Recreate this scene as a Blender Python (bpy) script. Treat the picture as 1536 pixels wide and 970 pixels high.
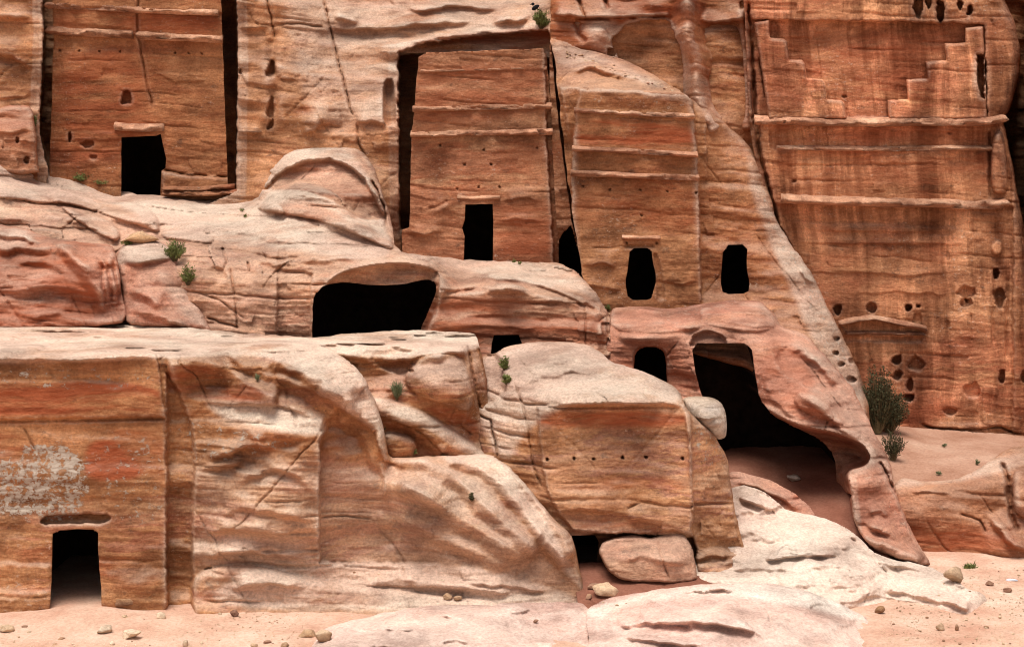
import bpy, bmesh, math, random
import numpy as np

scene = bpy.context.scene
for o in list(bpy.data.objects):
    bpy.data.objects.remove(o, do_unlink=True)
COL = scene.collection
STEP = 1.6                      # mesh spacing of the rock reliefs, in photo pixels
FPX, CX, HY, CAMZ = 2110.0, 768.0, 300.0, 11.0   # focal length (px), principal point, eye height (m)

# ------------------------------------------------------------------ camera
cam_d = bpy.data.cameras.new('camera'); cam = bpy.data.objects.new('camera', cam_d); COL.objects.link(cam)
cam.location = (0, 0, CAMZ); cam.rotation_euler = (math.radians(90), 0, 0)
cam_d.sensor_width = 36.0; cam_d.lens = FPX / 1536 * 36
cam_d.shift_y = -(485 - HY) / 1536
cam_d.clip_start = 0.5; cam_d.clip_end = 2000
scene.camera = cam
# ------------------------------------------------------------------ sky + sun (high thin overcast)
SUN_EL, SUN_AZ = 71, -24          # azimuth measured from straight behind the camera, negative = left
world = bpy.data.worlds.new('World'); scene.world = world; world.use_nodes = True
nt = world.node_tree; nt.nodes.clear()
sky = nt.nodes.new('ShaderNodeTexSky'); sky.sky_type = 'NISHITA'; sky.sun_disc = False
sky.sun_elevation = math.radians(SUN_EL); sky.sun_rotation = math.radians(180 + SUN_AZ * -1)
sky.air_density = 1.0; sky.dust_density = 3.0; sky.ozone_density = 0.6
hs = nt.nodes.new('ShaderNodeHueSaturation'); hs.inputs['Saturation'].default_value = 0.30
bg = nt.nodes.new('ShaderNodeBackground'); bg.inputs['Strength'].default_value = 0.09
wo = nt.nodes.new('ShaderNodeOutputWorld')
nt.links.new(sky.outputs[0], hs.inputs['Color']); nt.links.new(hs.outputs[0], bg.inputs['Color'])
nt.links.new(bg.outputs[0], wo.inputs['Surface'])
sd = bpy.data.lights.new('sun', 'SUN'); sun = bpy.data.objects.new('sun', sd); COL.objects.link(sun)
sd.energy = 2.7; sd.angle = math.radians(32); sd.color = (1.0, 0.95, 0.88)
az = math.radians(SUN_AZ); el = math.radians(SUN_EL)
sdir = (math.sin(az) * math.cos(el), -math.cos(az) * math.cos(el), math.sin(el))
from mathutils import Vector
sun.rotation_euler = Vector(sdir).to_track_quat('Z', 'Y').to_euler()
sun.location = (0, -20, 60)
scene.view_settings.view_transform = 'Standard'; scene.view_settings.look = 'None'
scene.view_settings.exposure = 0.52; scene.view_settings.gamma = 1.0
scene.view_settings.use_curve_mapping = False
scene.cycles.use_denoising = True; scene.cycles.denoising_input_passes = 'RGB_ALBEDO_NORMAL'; scene.cycles.denoising_prefilter = 'ACCURATE'; scene.cycles.filter_width = 1.05
scene.cycles.max_bounces = 5; scene.cycles.diffuse_bounces = 3

# ------------------------------------------------------------------ noise (numpy gradient noise)
_rng = np.random.RandomState(7)
_perm = _rng.permutation(256).astype(np.int32); _perm = np.concatenate([_perm, _perm, _perm])
_g = _rng.normal(size=(256, 3)).astype(np.float32); _g /= np.linalg.norm(_g, axis=1)[:, None]
def perlin(x, y, z):
    x = np.asarray(x, np.float32); y = np.asarray(y, np.float32); z = np.asarray(z, np.float32)
    xi = np.floor(x).astype(np.int32); yi = np.floor(y).astype(np.int32); zi = np.floor(z).astype(np.int32)
    xf, yf, zf = x - xi, y - yi, z - zi
    xi &= 255; yi &= 255; zi &= 255
    u = xf*xf*xf*(xf*(xf*6-15)+10); v = yf*yf*yf*(yf*(yf*6-15)+10); w = zf*zf*zf*(zf*(zf*6-15)+10)
    def gr(dx, dy, dz):
        h = _perm[_perm[_perm[xi+dx] + yi+dy] + zi+dz]
        g = _g[h]
        return g[..., 0]*(xf-dx) + g[..., 1]*(yf-dy) + g[..., 2]*(zf-dz)
    def lerp(a, b, t): return a + t*(b-a)
    return lerp(lerp(lerp(gr(0,0,0), gr(1,0,0), u), lerp(gr(0,1,0), gr(1,1,0), u), v),
                lerp(lerp(gr(0,0,1), gr(1,0,1), u), lerp(gr(0,1,1), gr(1,1,1), u), v), w)
def fbm(x, y, z, octv=4, gain=0.5):
    s = 0; a = 1.0; f = 1.0
    for i in range(octv):
        s = s + a*perlin(x*f + 17.3*i, y*f + 5.1*i, z*f + 9.7*i); a *= gain; f *= 2.03
    return s
def sstep(a, b, t):
    t = np.clip((t-a)/(b-a), 0, 1); return t*t*(3-2*t)

# ------------------------------------------------------------------ pixel <-> world
def dz(py, z):                   # distance at which height z is seen on photo row py
    return FPX*(CAMZ - z)/(py - HY)
def W(px, py, d):
    return ((px-CX)/FPX*d, d, CAMZ-(py-HY)/FPX*d)

# ------------------------------------------------------------------ 2-D geometry helpers
def chaikin(p, closed=True, n=1):
    p = np.asarray(p, float)
    for _ in range(n):
        if closed:
            q = np.roll(p, -1, 0); p = np.stack([0.8*p+0.2*q, 0.2*p+0.8*q], 1).reshape(-1, 2)
        else:
            a, b = p[:-1], p[1:]
            m = np.stack([0.8*a+0.2*b, 0.2*a+0.8*b], 1).reshape(-1, 2)
            p = np.vstack([p[:1], m[1:-1], p[-1:]])
    return p
def roughen(p, amp, seg=7.0, closed=True, seed=0):
    p = np.asarray(p, float); out = []
    n = len(p)
    for i in range(n if closed else n-1):
        a, b = p[i], p[(i+1) % n]; L = np.hypot(*(b-a)); k = max(1, int(L/seg))
        for j in range(k):
            out.append(a+(b-a)*j/k)
    if not closed: out.append(p[-1])
    o = np.array(out)
    jx = fbm(o[:,0]*.045, o[:,1]*.045, np.full(len(o), 3.3+seed), 3, .65); jy = fbm(o[:,0]*.045, o[:,1]*.045, np.full(len(o), 8.9+seed), 3, .65)
    return o + amp*2.0*np.stack([jx, jy], 1)
def seg_dist(px, py, A, B):
    """distance, signed side, arc position, nearest point to a chain of segments"""
    best = np.full(px.shape, 1e9); side = np.zeros(px.shape); arc = np.zeros(px.shape); nx = px.copy(); ny = py.copy()
    acc = 0.0
    for a, b in zip(A, B):
        dx, dy = b[0]-a[0], b[1]-a[1]; L2 = dx*dx+dy*dy
        if L2 < 1e-9: continue
        L = math.sqrt(L2)
        t = np.clip(((px-a[0])*dx+(py-a[1])*dy)/L2, 0, 1)
        qx = a[0]+t*dx; qy = a[1]+t*dy
        dd = np.hypot(px-qx, py-qy)
        m = dd < best
        best = np.where(m, dd, best); side = np.where(m, np.sign(dx*(py-a[1])-dy*(px-a[0])), side)
        arc = np.where(m, acc+t*L, arc); nx = np.where(m, qx, nx); ny = np.where(m, qy, ny)
        acc += L
    return best, side, arc, nx, ny, acc
def inside(px, py, P):
    c = np.zeros(px.shape, bool); n = len(P)
    for i in range(n):
        x1, y1 = P[i]; x2, y2 = P[(i+1) % n]
        if y1 == y2: continue
        m = ((y1 > py) != (y2 > py)) & (px < (x2-x1)*(py-y1)/(y2-y1)+x1)
        c ^= m
    return c
def poly_sd(px, py, P, margin=60):
    """signed distance to polygon (positive inside), limited to a margin round its box"""
    P = np.asarray(P, float)
    sd_ = np.full(px.shape, -1e3)
    x0, y0 = P.min(0)-margin; x1, y1 = P.max(0)+margin
    m = (px >= x0) & (px <= x1) & (py >= y0) & (py <= y1)
    if not m.any(): return sd_
    d, _, _, _, _, _ = seg_dist(px[m], py[m], P, np.roll(P, -1, 0))
    s = np.where(inside(px[m], py[m], P), d, -d)
    sd_[m] = s
    return sd_
def tps(ctrl, px, py):
    """smooth surface through control points, interpolating 1/d so that planes stay planes"""
    c = np.array([(a, b, d) for a, b, d in ctrl], float)
    X = c[:, :2]/300.0; w = 1/c[:, 2]
    n = len(c)
    def U(r2): return np.where(r2 > 1e-12, 0.5*r2*np.log(np.maximum(r2, 1e-12)), 0)
    K = U(((X[:, None]-X[None])**2).sum(-1)) + np.eye(n)*2e-4
    P = np.hstack([np.ones((n, 1)), X])
    A = np.zeros((n+3, n+3)); A[:n, :n] = K; A[:n, n:] = P; A[n:, :n] = P.T
    sol = np.linalg.solve(A, np.concatenate([w, np.zeros(3)]))
    gx, gy = px/300.0, py/300.0
    out = sol[n]+sol[n+1]*gx+sol[n+2]*gy
    for i in range(n):
        out = out + sol[i]*U((gx-X[i, 0])**2+(gy-X[i, 1])**2)
    return 1/out

# ------------------------------------------------------------------ a carved / weathered rock relief as a solid
ALL = []
def front(px, py, default):
    """distance of the nearest rock surface seen at a photo pixel (to stand plants and stones on it)"""
    best = default
    for R_ in ALL:
        i = int(round((px-R_.x0)/R_.st)); j = int(round((py-R_.y0)/R_.st))
        if 0 <= i < R_.nx and 0 <= j < R_.ny:
            k = j*R_.nx+i
            if R_.sd[k] > 1: best = min(best, float(R_.d[k]))
    return best
class Relief:
    def __init__(self, poly, ctrl, rough=1.2, step=None, sharp=False, seed=0):
        self.seed = seed
        st = self.st = step or STEP
        P = np.asarray(poly, float)
        if not sharp: P = chaikin(P)
        self.P = roughen(P, rough, seed=seed) if rough > 0 else P
        x0, y0 = self.P.min(0)-st*1.5; x1, y1 = self.P.max(0)+st*1.5
        nx = int((x1-x0)/st)+2; ny = int((y1-y0)/st)+2
        self.nx, self.ny = nx, ny; self.x0, self.y0 = x0, y0
        gx, gy = np.meshgrid(x0+np.arange(nx)*st, y0+np.arange(ny)*st)
        self.px, self.py = gx.ravel(), gy.ravel()
        self.holes = []
        self._snap(self.P)
        self.sd = poly_sd(self.px, self.py, self.P, 1e4)
        self.d = tps(ctrl, self.px, self.py)
        self.flat = np.zeros_like(self.d)          # 1 = dressed face, little noise
        self.mask = np.zeros((len(self.d), 3))     # pale, red, stain
    def _snap(self, P, tol=0.62):
        m = np.ones(self.px.shape, bool)
        x0, y0 = P.min(0)-4; x1, y1 = P.max(0)+4
        m = (self.px > x0) & (self.px < x1) & (self.py > y0) & (self.py < y1)
        d, _, _, qx, qy, _ = seg_dist(self.px[m], self.py[m], P, np.roll(P, -1, 0))
        k = d < tol*self.st
        ix = np.nonzero(m)[0][k]
        self.px[ix] = qx[k]; self.py[ix] = qy[k]
    def wsd(self, P, amp=1.3):
        P = np.asarray(P, float); x0, y0 = P.min(0)-64; x1, y1 = P.max(0)+64
        out = np.full(self.px.shape, -1e3)
        m = np.nonzero((self.px > x0) & (self.px < x1) & (self.py > y0) & (self.py < y1))[0]
        if len(m):
            a, b = self.px[m], self.py[m]; z0 = a*0+self.seed
            wx = fbm(a*.06, b*.06, z0+.5, 3, .7); wy = fbm(a*.06, b*.06, z0+7.5, 3, .7)
            out[m] = poly_sd(a+amp*2*wx, b+amp*2*wy, P)
        return out
    def terrace(self, h=.15, amt=.8, tilt=(0.03, 0.0), edge=.3, where=None, wob=.25):
        """weather a sloping surface into thin beds: flat treads, short risers"""
        x, y, z = W(self.px, self.py, self.d)
        zz = z+tilt[0]*x+tilt[1]*y+wob*h*4*fbm(x*.3+self.seed, y*.3, z*.3, 3)+.3*h*fbm(x*2.2, y*2.2+self.seed, z, 2)
        t = zz/h; fl = np.floor(t); fr_ = t-fl
        hv = .5+.5*perlin(fl*7.3+self.seed, fl*0+x*.12, fl*0+y*.12)*2
        z2 = z+amt*np.clip(hv, .15, 1)*((fl+sstep(1-edge, 1, fr_))*h+.0*h-zz+.5*h)
        d2 = (CAMZ-z2)*FPX/np.maximum(self.py-HY, 25)
        d2 = np.clip(d2, self.d-1.2, self.d+1.2)
        if where is not None:
            k = sstep(-8, 8, poly_sd(self.px, self.py, where)); d2 = self.d+(d2-self.d)*k
        self.d = d2; return self
    # --- shaping (all lengths: px across the face, metres towards the camera)
    def round(self, r, amt, where=None):
        t = np.clip(1-self.sd/r, 0, 1)
        a = amt*(1-np.sqrt(np.clip(1-t*t, 0, 1)))
        if where is not None: a = a*where(self.px, self.py)
        self.d += a; return self
    def plate(self, poly, plane, feather=6, flat=1.0, sharp=True):
        """replace a region by a plane given by 3+ (px,py,d) points"""
        c = np.array(plane, float)
        if c.ndim == 0: w = np.full_like(self.d, 1/float(plane))
        else:
            A = np.stack([np.ones(len(c)), c[:, 0], c[:, 1]], 1); s = np.linalg.lstsq(A, 1/c[:, 2], rcond=None)[0]
            w = s[0]+s[1]*self.px+s[2]*self.py
        k = sstep(-feather/2, feather/2, self.wsd(poly))
        self.d = self.d*(1-k)+k/w
        self.flat = np.maximum(self.flat, k*flat); return self
    def emboss(self, poly, amt, bevel=2.5, flat=None, smooth=False):
        P = chaikin(poly, n=2) if smooth else np.asarray(poly, float)
        k = sstep(-bevel/2, bevel/2, self.wsd(P))
        self.d -= amt*k
        if flat is not None: self.flat = np.maximum(self.flat, flat*k)
        return self
    def bowl(self, poly, amt, r):
        """hollow (amt<0) or bulge (amt>0) that deepens over r px from the rim"""
        P = chaikin(poly, n=2)
        s = np.clip(poly_sd(self.px, self.py, P)/r, 0, 1)
        self.d -= amt*np.sqrt(np.clip(1-(1-s)**2, 0, 1)); return self
    def line(self, pts, reach):
        pts = np.asarray(pts, float)
        x0, y0 = pts.min(0)-reach; x1, y1 = pts.max(0)+reach
        m = np.nonzero((self.px > x0) & (self.px < x1) & (self.py > y0) & (self.py < y1))[0]
        if not len(m): return None
        d, s, a, _, _, L = seg_dist(self.px[m], self.py[m], pts[:-1], pts[1:])
        return m, d, s, a, L
    def lip(self, pts, amt, up=30, down=10, taper=0.3, wob=2.5):
        """overhanging edge: bulges out towards the line from above, cuts back under it"""
        pts = roughen(chaikin(pts, False, 2), wob, 8, False, self.seed)
        r = self.line(pts, up*2.2+down)
        if r is None: return self
        m, d, s, a, L = r
        t = d*np.where(s > 0, 1, -1)
        nn = fbm(a*.014+pts[0, 0], a*0+pts[0, 1], a*0+self.seed, 2, .5)
        dn = down*(1+.7*fbm(a*.02+pts[0, 0]+50, a*0+pts[0, 1], a*0, 2)); dn = np.maximum(dn, 1.5)
        g = np.where(t < 0, .65*np.exp(-(t/up)**2)+.35*np.exp(np.minimum(t, 0)/(up*.35)), 1-sstep(0, 1, t/dn))
        e = np.minimum(a, L-a)/(L*taper+1e-6) if taper > 0 else np.ones_like(a)
        self.d[m] -= amt*g*sstep(0, 1, e)*np.clip(1+.8*nn, .35, 1.6); return self
    def crack(self, pts, width=2.0, depth=0.5, wob=1.2, taper=0.1):
        pts = roughen(np.asarray(pts, float), wob, 6, False, self.seed+1)
        r = self.line(pts, width*3+4)
        if r is None: return self
        m, d, s, a, L = r
        e = sstep(0, 1, np.minimum(a, L-a)/(L*taper+1e-6)) if taper > 0 else 1
        if depth > 0:
            nn = fbm(a*.05+pts[0, 0], a*0+pts[0, 1], a*0+3, 3, .6)
            width = np.maximum(width*.6*np.clip(1+.8*nn, .5, 1.7), 1.5); e = e*np.clip(.8+.4*nn, .55, 1.1)
        self.d[m] += depth*np.exp(-(d/width)**2)*e; return self
    def ridge(self, pts, width, amt, wob=0.6, taper=0.05):
        return self.crack(pts, width, -amt, wob, taper)
    def bump(self, x, y, rx, ry, amt, rot=0, p=1.0):
        c, s = math.cos(math.radians(rot)), math.sin(math.radians(rot))
        u = ((self.px-x)*c+(self.py-y)*s)/rx; v = (-(self.px-x)*s+(self.py-y)*c)/ry
        self.d -= amt*np.exp(-(u*u+v*v)**p); return self
    def pit(self, x, y, rx, ry, depth):
        u = ((self.px-x)/rx)**2+((self.py-y)/ry)**2
        if rx > 3:
            k = np.nonzero(u < 9)[0]; u[k] *= 1+1.1*fbm(self.px[k]*.09+x, self.py[k]*.09+y, self.px[k]*0+self.seed, 2)
        self.d += depth*(1-sstep(0.55, 1.15, u)); return self
    def paint(self, ch, poly, val, feather=12):
        k = sstep(-feather/2, feather/2, poly_sd(self.px, self.py, chaikin(poly, n=2)))
        self.mask[:, ch] = self.mask[:, ch]*(1-k)+val*k; return self
    def noise(self, low=0.25, strata=0.12, fine=0.03, lscale=0.35, tilt=0.06, flatk=0.22, vs=1.0, rug=.14, blocks=.16, cracks=.085):
        x, y, z = W(self.px, self.py, self.d)
        k = 1-self.flat*(1-flatk)
        s = self.seed*3.7
        wz = z+tilt*x+0.5*perlin(x*.18+s, y*.18, z*.25)
        n = low*fbm(x*lscale+s, y*lscale, z*lscale*1.5, 3)
        st_ = fbm(x*.16+s, y*.16, wz*1.5*vs, 4, .6)
        st_ = np.where(st_ > 0, st_, st_*0.8)
        # stepped beds: the harder ones stand proud
        st2 = perlin(x*.10+s+40, y*.10, wz*0.9*vs)
        st2 = np.tanh(st2*12)*sstep(-.25, .25, perlin(x*.2+s, y*.2+30, z*.35))
        f = fbm(x*1.7+s, y*1.7, z*2.4, 5, .68)
        pk = fbm(x*2.6+s+7, y*2.6, z*3.6, 3, .6); f = f-1.3*np.clip(pk-.22, 0, 1)
        f2 = fbm(x*.9+s, y*.9, wz*9.0, 3, .6)
        if blocks > 0:
            hh = np.sin(np.floor(x*.05)*3.1)*0+.34
            row = np.floor((wz+.12*fbm(x*.8+s, y*.8, z*.8, 3))/hh)
            hr = np.modf(np.abs(np.sin(row*12.9898+self.seed*4.1)*43758.5453))[0]
            xx = x+.5*y+.35*fbm(x*.7+s, y*.7, z*.7+row*.37, 3)+hr*5
            colm = np.floor(xx/(.55+1.5*hr))
            hc = np.modf(np.abs(np.sin(row*78.233+colm*37.719+self.seed)*24634.6345))[0]-.5
            bmk = sstep(.02, .22, perlin(x*.28+s+90, y*.28, z*.42))
            self.d -= k*blocks*hc*bmk
        if cracks > 0:
            for ji, (cu, frq, sq, mk_) in enumerate(((wz+.10*fbm(x*.9+s, y*.9, z*.9, 3), 2.3, .030, perlin(x*.33+s+13, y*.33, wz*1.9)),
                                       (x*.8+.55*z+.25*fbm(x*.6+s, y*.6, z*.6, 3), .55, .022, perlin(x*.3+s+31, y*.3, z*.3)),
                                       (x*.75-.7*z+.25*fbm(x*.6+s+9, y*.6, z*.6, 3), .42, .022, perlin(x*.3+s+57, y*.3, z*.3)))):
                tt = cu*frq; dd_ = np.abs(tt-np.round(tt))/frq
                hsh = np.modf(np.abs(np.sin(np.round(tt)*91.7+self.seed*1.3)*4375.85))[0]
                self.d += cracks*((.35+.65*k) if ji == 0 else 1.2*k*np.clip(k-.2, 0, 1))*np.exp(-(dd_/(sq*(.6+hsh)))**2)*sstep(.02, .22, mk_+(hsh-.6)*.35)
        rg = np.abs(perlin(x*.8+s+3, y*.8, z*1.25))+.5*np.abs(perlin(x*1.7+s, y*1.7+9, z*2.6))+.25*np.abs(perlin(x*3.7+s, y*3.7+9, z*5.0))
        rgm = sstep(-.1, .35, perlin(x*.22+s+61, y*.22, z*.3))
        self.d += k*rug*(rg-.35)*(.35+.9*rgm)
        self.d -= k*(n+strata*st_+strata*0.9*st2)+fine*(0.4+0.6*k)*(f+0.9*f2)
        return self
    def hole(self, poly, jamb=0.5, depth=4.0, grow=0.6, rough=0.5, low=0.0, smooth=False):
        P = roughen(chaikin(poly) if smooth else np.asarray(poly, float), rough, 5, seed=self.seed)
        self.holes.append((P, jamb, depth, grow, low)); self._snap(P); return self
    # --- mesh
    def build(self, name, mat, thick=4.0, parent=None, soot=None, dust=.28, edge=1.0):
        px, py = self.px, self.py; nx, ny, st = self.nx, self.ny, self.st
        ALL.append(self)
        # raise the pale mask where the surface faces upward
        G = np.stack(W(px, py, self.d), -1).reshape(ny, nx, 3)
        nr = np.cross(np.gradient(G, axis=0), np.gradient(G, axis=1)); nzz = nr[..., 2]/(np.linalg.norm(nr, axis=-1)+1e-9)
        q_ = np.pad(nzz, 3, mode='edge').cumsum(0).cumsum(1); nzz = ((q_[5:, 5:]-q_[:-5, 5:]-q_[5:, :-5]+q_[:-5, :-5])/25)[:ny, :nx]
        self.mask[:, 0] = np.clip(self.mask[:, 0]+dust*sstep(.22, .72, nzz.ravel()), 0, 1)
        # worn, paler arrises: where the surface stands proud of its surroundings
        g = self.d.reshape(ny, nx)
        for rad, lo, hi, amt in ((3, .012, .09, .16), (8, .05, .35, .32)):
            q_ = np.pad(np.clip(g, g.min(), np.percentile(g, 99.5)), rad+1, mode='edge').cumsum(0).cumsum(1)
            n_ = 2*rad+1
            bl = (q_[n_:, n_:]-q_[:-n_, n_:]-q_[n_:, :-n_]+q_[:-n_, :-n_])/n_**2
            bl = bl[:ny, :nx]
            conv = (bl-np.minimum(g, bl+1)).ravel()
            self.mask[:, 0] = np.clip(self.mask[:, 0]+edge*amt*sstep(lo, hi, conv), 0, 1)
        ins = poly_sd(px, py, self.P, 1e4) > -0.05*st
        hole_id = np.full(px.shape, -1); deep = np.zeros(px.shape, bool)
        for i, (P, *_r) in enumerate(self.holes):
            s = poly_sd(px, py, P, 20)
            hole_id[s > -0.05*st] = i; deep |= s > 0.3*st
        idx = np.arange(nx*ny).reshape(ny, nx)
        q = np.stack([idx[:-1, :-1], idx[1:, :-1], idx[1:, 1:], idx[:-1, 1:]], -1).reshape(-1, 4)
        keep = ins[q].all(1)
        hh = (hole_id[q] >= 0).all(1)
        q = q[keep & ~hh]
        # drop the hole interior, keep only what touches its rim
        used = np.unique(q); remap = np.full(nx*ny, -1); remap[used] = np.arange(len(used))
        x, y, z = W(px[used], py[used], self.d[used])
        V = np.stack([x, y, z], 1); q = remap[q]; hid = hole_id[used]
        mk = self.mask[used]
        e = np.concatenate([q[:, [0, 1]], q[:, [1, 2]], q[:, [2, 3]], q[:, [3, 0]]])
        key = np.sort(e, 1); kk = key[:, 0].astype(np.int64)*len(V)+key[:, 1]
        u, inv, cnt = np.unique(kk, return_inverse=True, return_counts=True)
        be = e[cnt[inv] == 1]
        bv = np.unique(be); bm_ = np.full(len(V), -1); bm_[bv] = len(V)+np.arange(len(bv))
        B = V[bv].copy()
        planes = []
        for i, (P, jamb, *_r) in enumerate(self.holes):
            sel = hid[bv] == i
            dj = (V[bv][sel][:, 1].max() if sel.any() else 50)+jamb
            planes.append(dj)
        for j in range(len(bv)):
            h = hid[bv[j]]
            if h >= 0:      # splayed jambs, cut in line with the approach
                kk_ = planes[h]/B[j, 1]; B[j] = (B[j, 0]*kk_, planes[h], CAMZ+(B[j, 2]-CAMZ)*kk_)
            else:
                kk_ = (B[j, 1]+thick)/B[j, 1]; B[j] = (B[j, 0]*kk_, B[j, 1]*kk_, CAMZ+(B[j, 2]-CAMZ)*kk_)
        sidef = np.stack([be[:, 1], be[:, 0], bm_[be[:, 0]], bm_[be[:, 1]]], 1)
        V = np.vstack([V, B]); mk = np.vstack([mk, self.mask[used][bv]])
        F = np.vstack([q, sidef])
        base = V[:, :].copy()
        org = np.array([V[:, 0].mean(), V[:, 1].min(), V[:, 2].min()])
        ob = mesh_np(name, V-org, F, mat, mk)
        ob.location = org
        link(ob, parent)
        self.ob = ob; self.org = org; self.planes = planes
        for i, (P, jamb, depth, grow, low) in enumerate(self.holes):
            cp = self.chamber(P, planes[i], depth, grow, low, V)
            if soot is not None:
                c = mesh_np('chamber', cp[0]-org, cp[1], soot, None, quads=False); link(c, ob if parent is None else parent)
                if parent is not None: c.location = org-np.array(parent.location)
        return ob
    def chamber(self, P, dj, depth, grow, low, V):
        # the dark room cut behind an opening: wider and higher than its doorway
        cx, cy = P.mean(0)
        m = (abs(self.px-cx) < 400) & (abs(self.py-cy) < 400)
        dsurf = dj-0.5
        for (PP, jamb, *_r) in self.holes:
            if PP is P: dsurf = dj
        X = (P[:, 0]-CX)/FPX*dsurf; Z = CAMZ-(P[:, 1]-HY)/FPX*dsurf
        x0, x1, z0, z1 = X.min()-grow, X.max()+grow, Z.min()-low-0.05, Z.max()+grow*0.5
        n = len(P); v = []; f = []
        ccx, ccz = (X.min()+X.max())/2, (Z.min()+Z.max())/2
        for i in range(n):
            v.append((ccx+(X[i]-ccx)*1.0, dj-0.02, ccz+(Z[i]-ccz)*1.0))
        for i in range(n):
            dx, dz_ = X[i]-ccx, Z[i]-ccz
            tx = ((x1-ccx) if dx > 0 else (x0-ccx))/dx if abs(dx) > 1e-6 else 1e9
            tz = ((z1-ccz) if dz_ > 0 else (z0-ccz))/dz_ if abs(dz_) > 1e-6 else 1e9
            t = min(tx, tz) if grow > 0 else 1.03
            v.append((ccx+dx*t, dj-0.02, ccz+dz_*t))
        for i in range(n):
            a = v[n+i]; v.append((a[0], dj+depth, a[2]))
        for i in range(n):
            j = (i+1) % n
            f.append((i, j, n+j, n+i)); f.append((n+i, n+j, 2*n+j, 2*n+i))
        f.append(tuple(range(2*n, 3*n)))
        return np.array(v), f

def link(ob, parent=None):
    COL.objects.link(ob)
    if parent is not None:
        ob.parent = parent
    return ob
def mesh_np(name, V, F, mat, mask=None, quads=True, smooth=True):
    me = bpy.data.meshes.new(name)
    if quads:
        V = np.asarray(V, np.float32); F = np.asarray(F, np.int32)
        me.vertices.add(len(V)); me.vertices.foreach_set('co', V.ravel())
        me.loops.add(F.size); me.loops.foreach_set('vertex_index', F.ravel())
        me.polygons.add(len(F)); me.polygons.foreach_set('loop_start', np.arange(len(F), dtype=np.int32)*F.shape[1])
        me.update(calc_edges=True)
    else:
        me.from_pydata([tuple(map(float, v)) for v in V], [], [tuple(int(i) for i in f) for f in F]); me.update()
    if mask is not None:
        at = me.attributes.new('mask', 'FLOAT_COLOR', 'POINT')
        c = np.ones((len(V), 4), np.float32); c[:, :3] = mask
        at.data.foreach_set('color', c.ravel())
    if smooth:
        me.polygons.foreach_set('use_smooth', np.ones(len(me.polygons), bool))
    me.materials.append(mat)
    ob = bpy.data.objects.new(name, me)
    return ob
def tag(o, label=None, cat=None, group=None, kind=None):
    if label: o['label'] = label
    if cat: o['category'] = cat
    if group: o['group'] = group
    if kind: o['kind'] = kind
    return o

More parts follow.
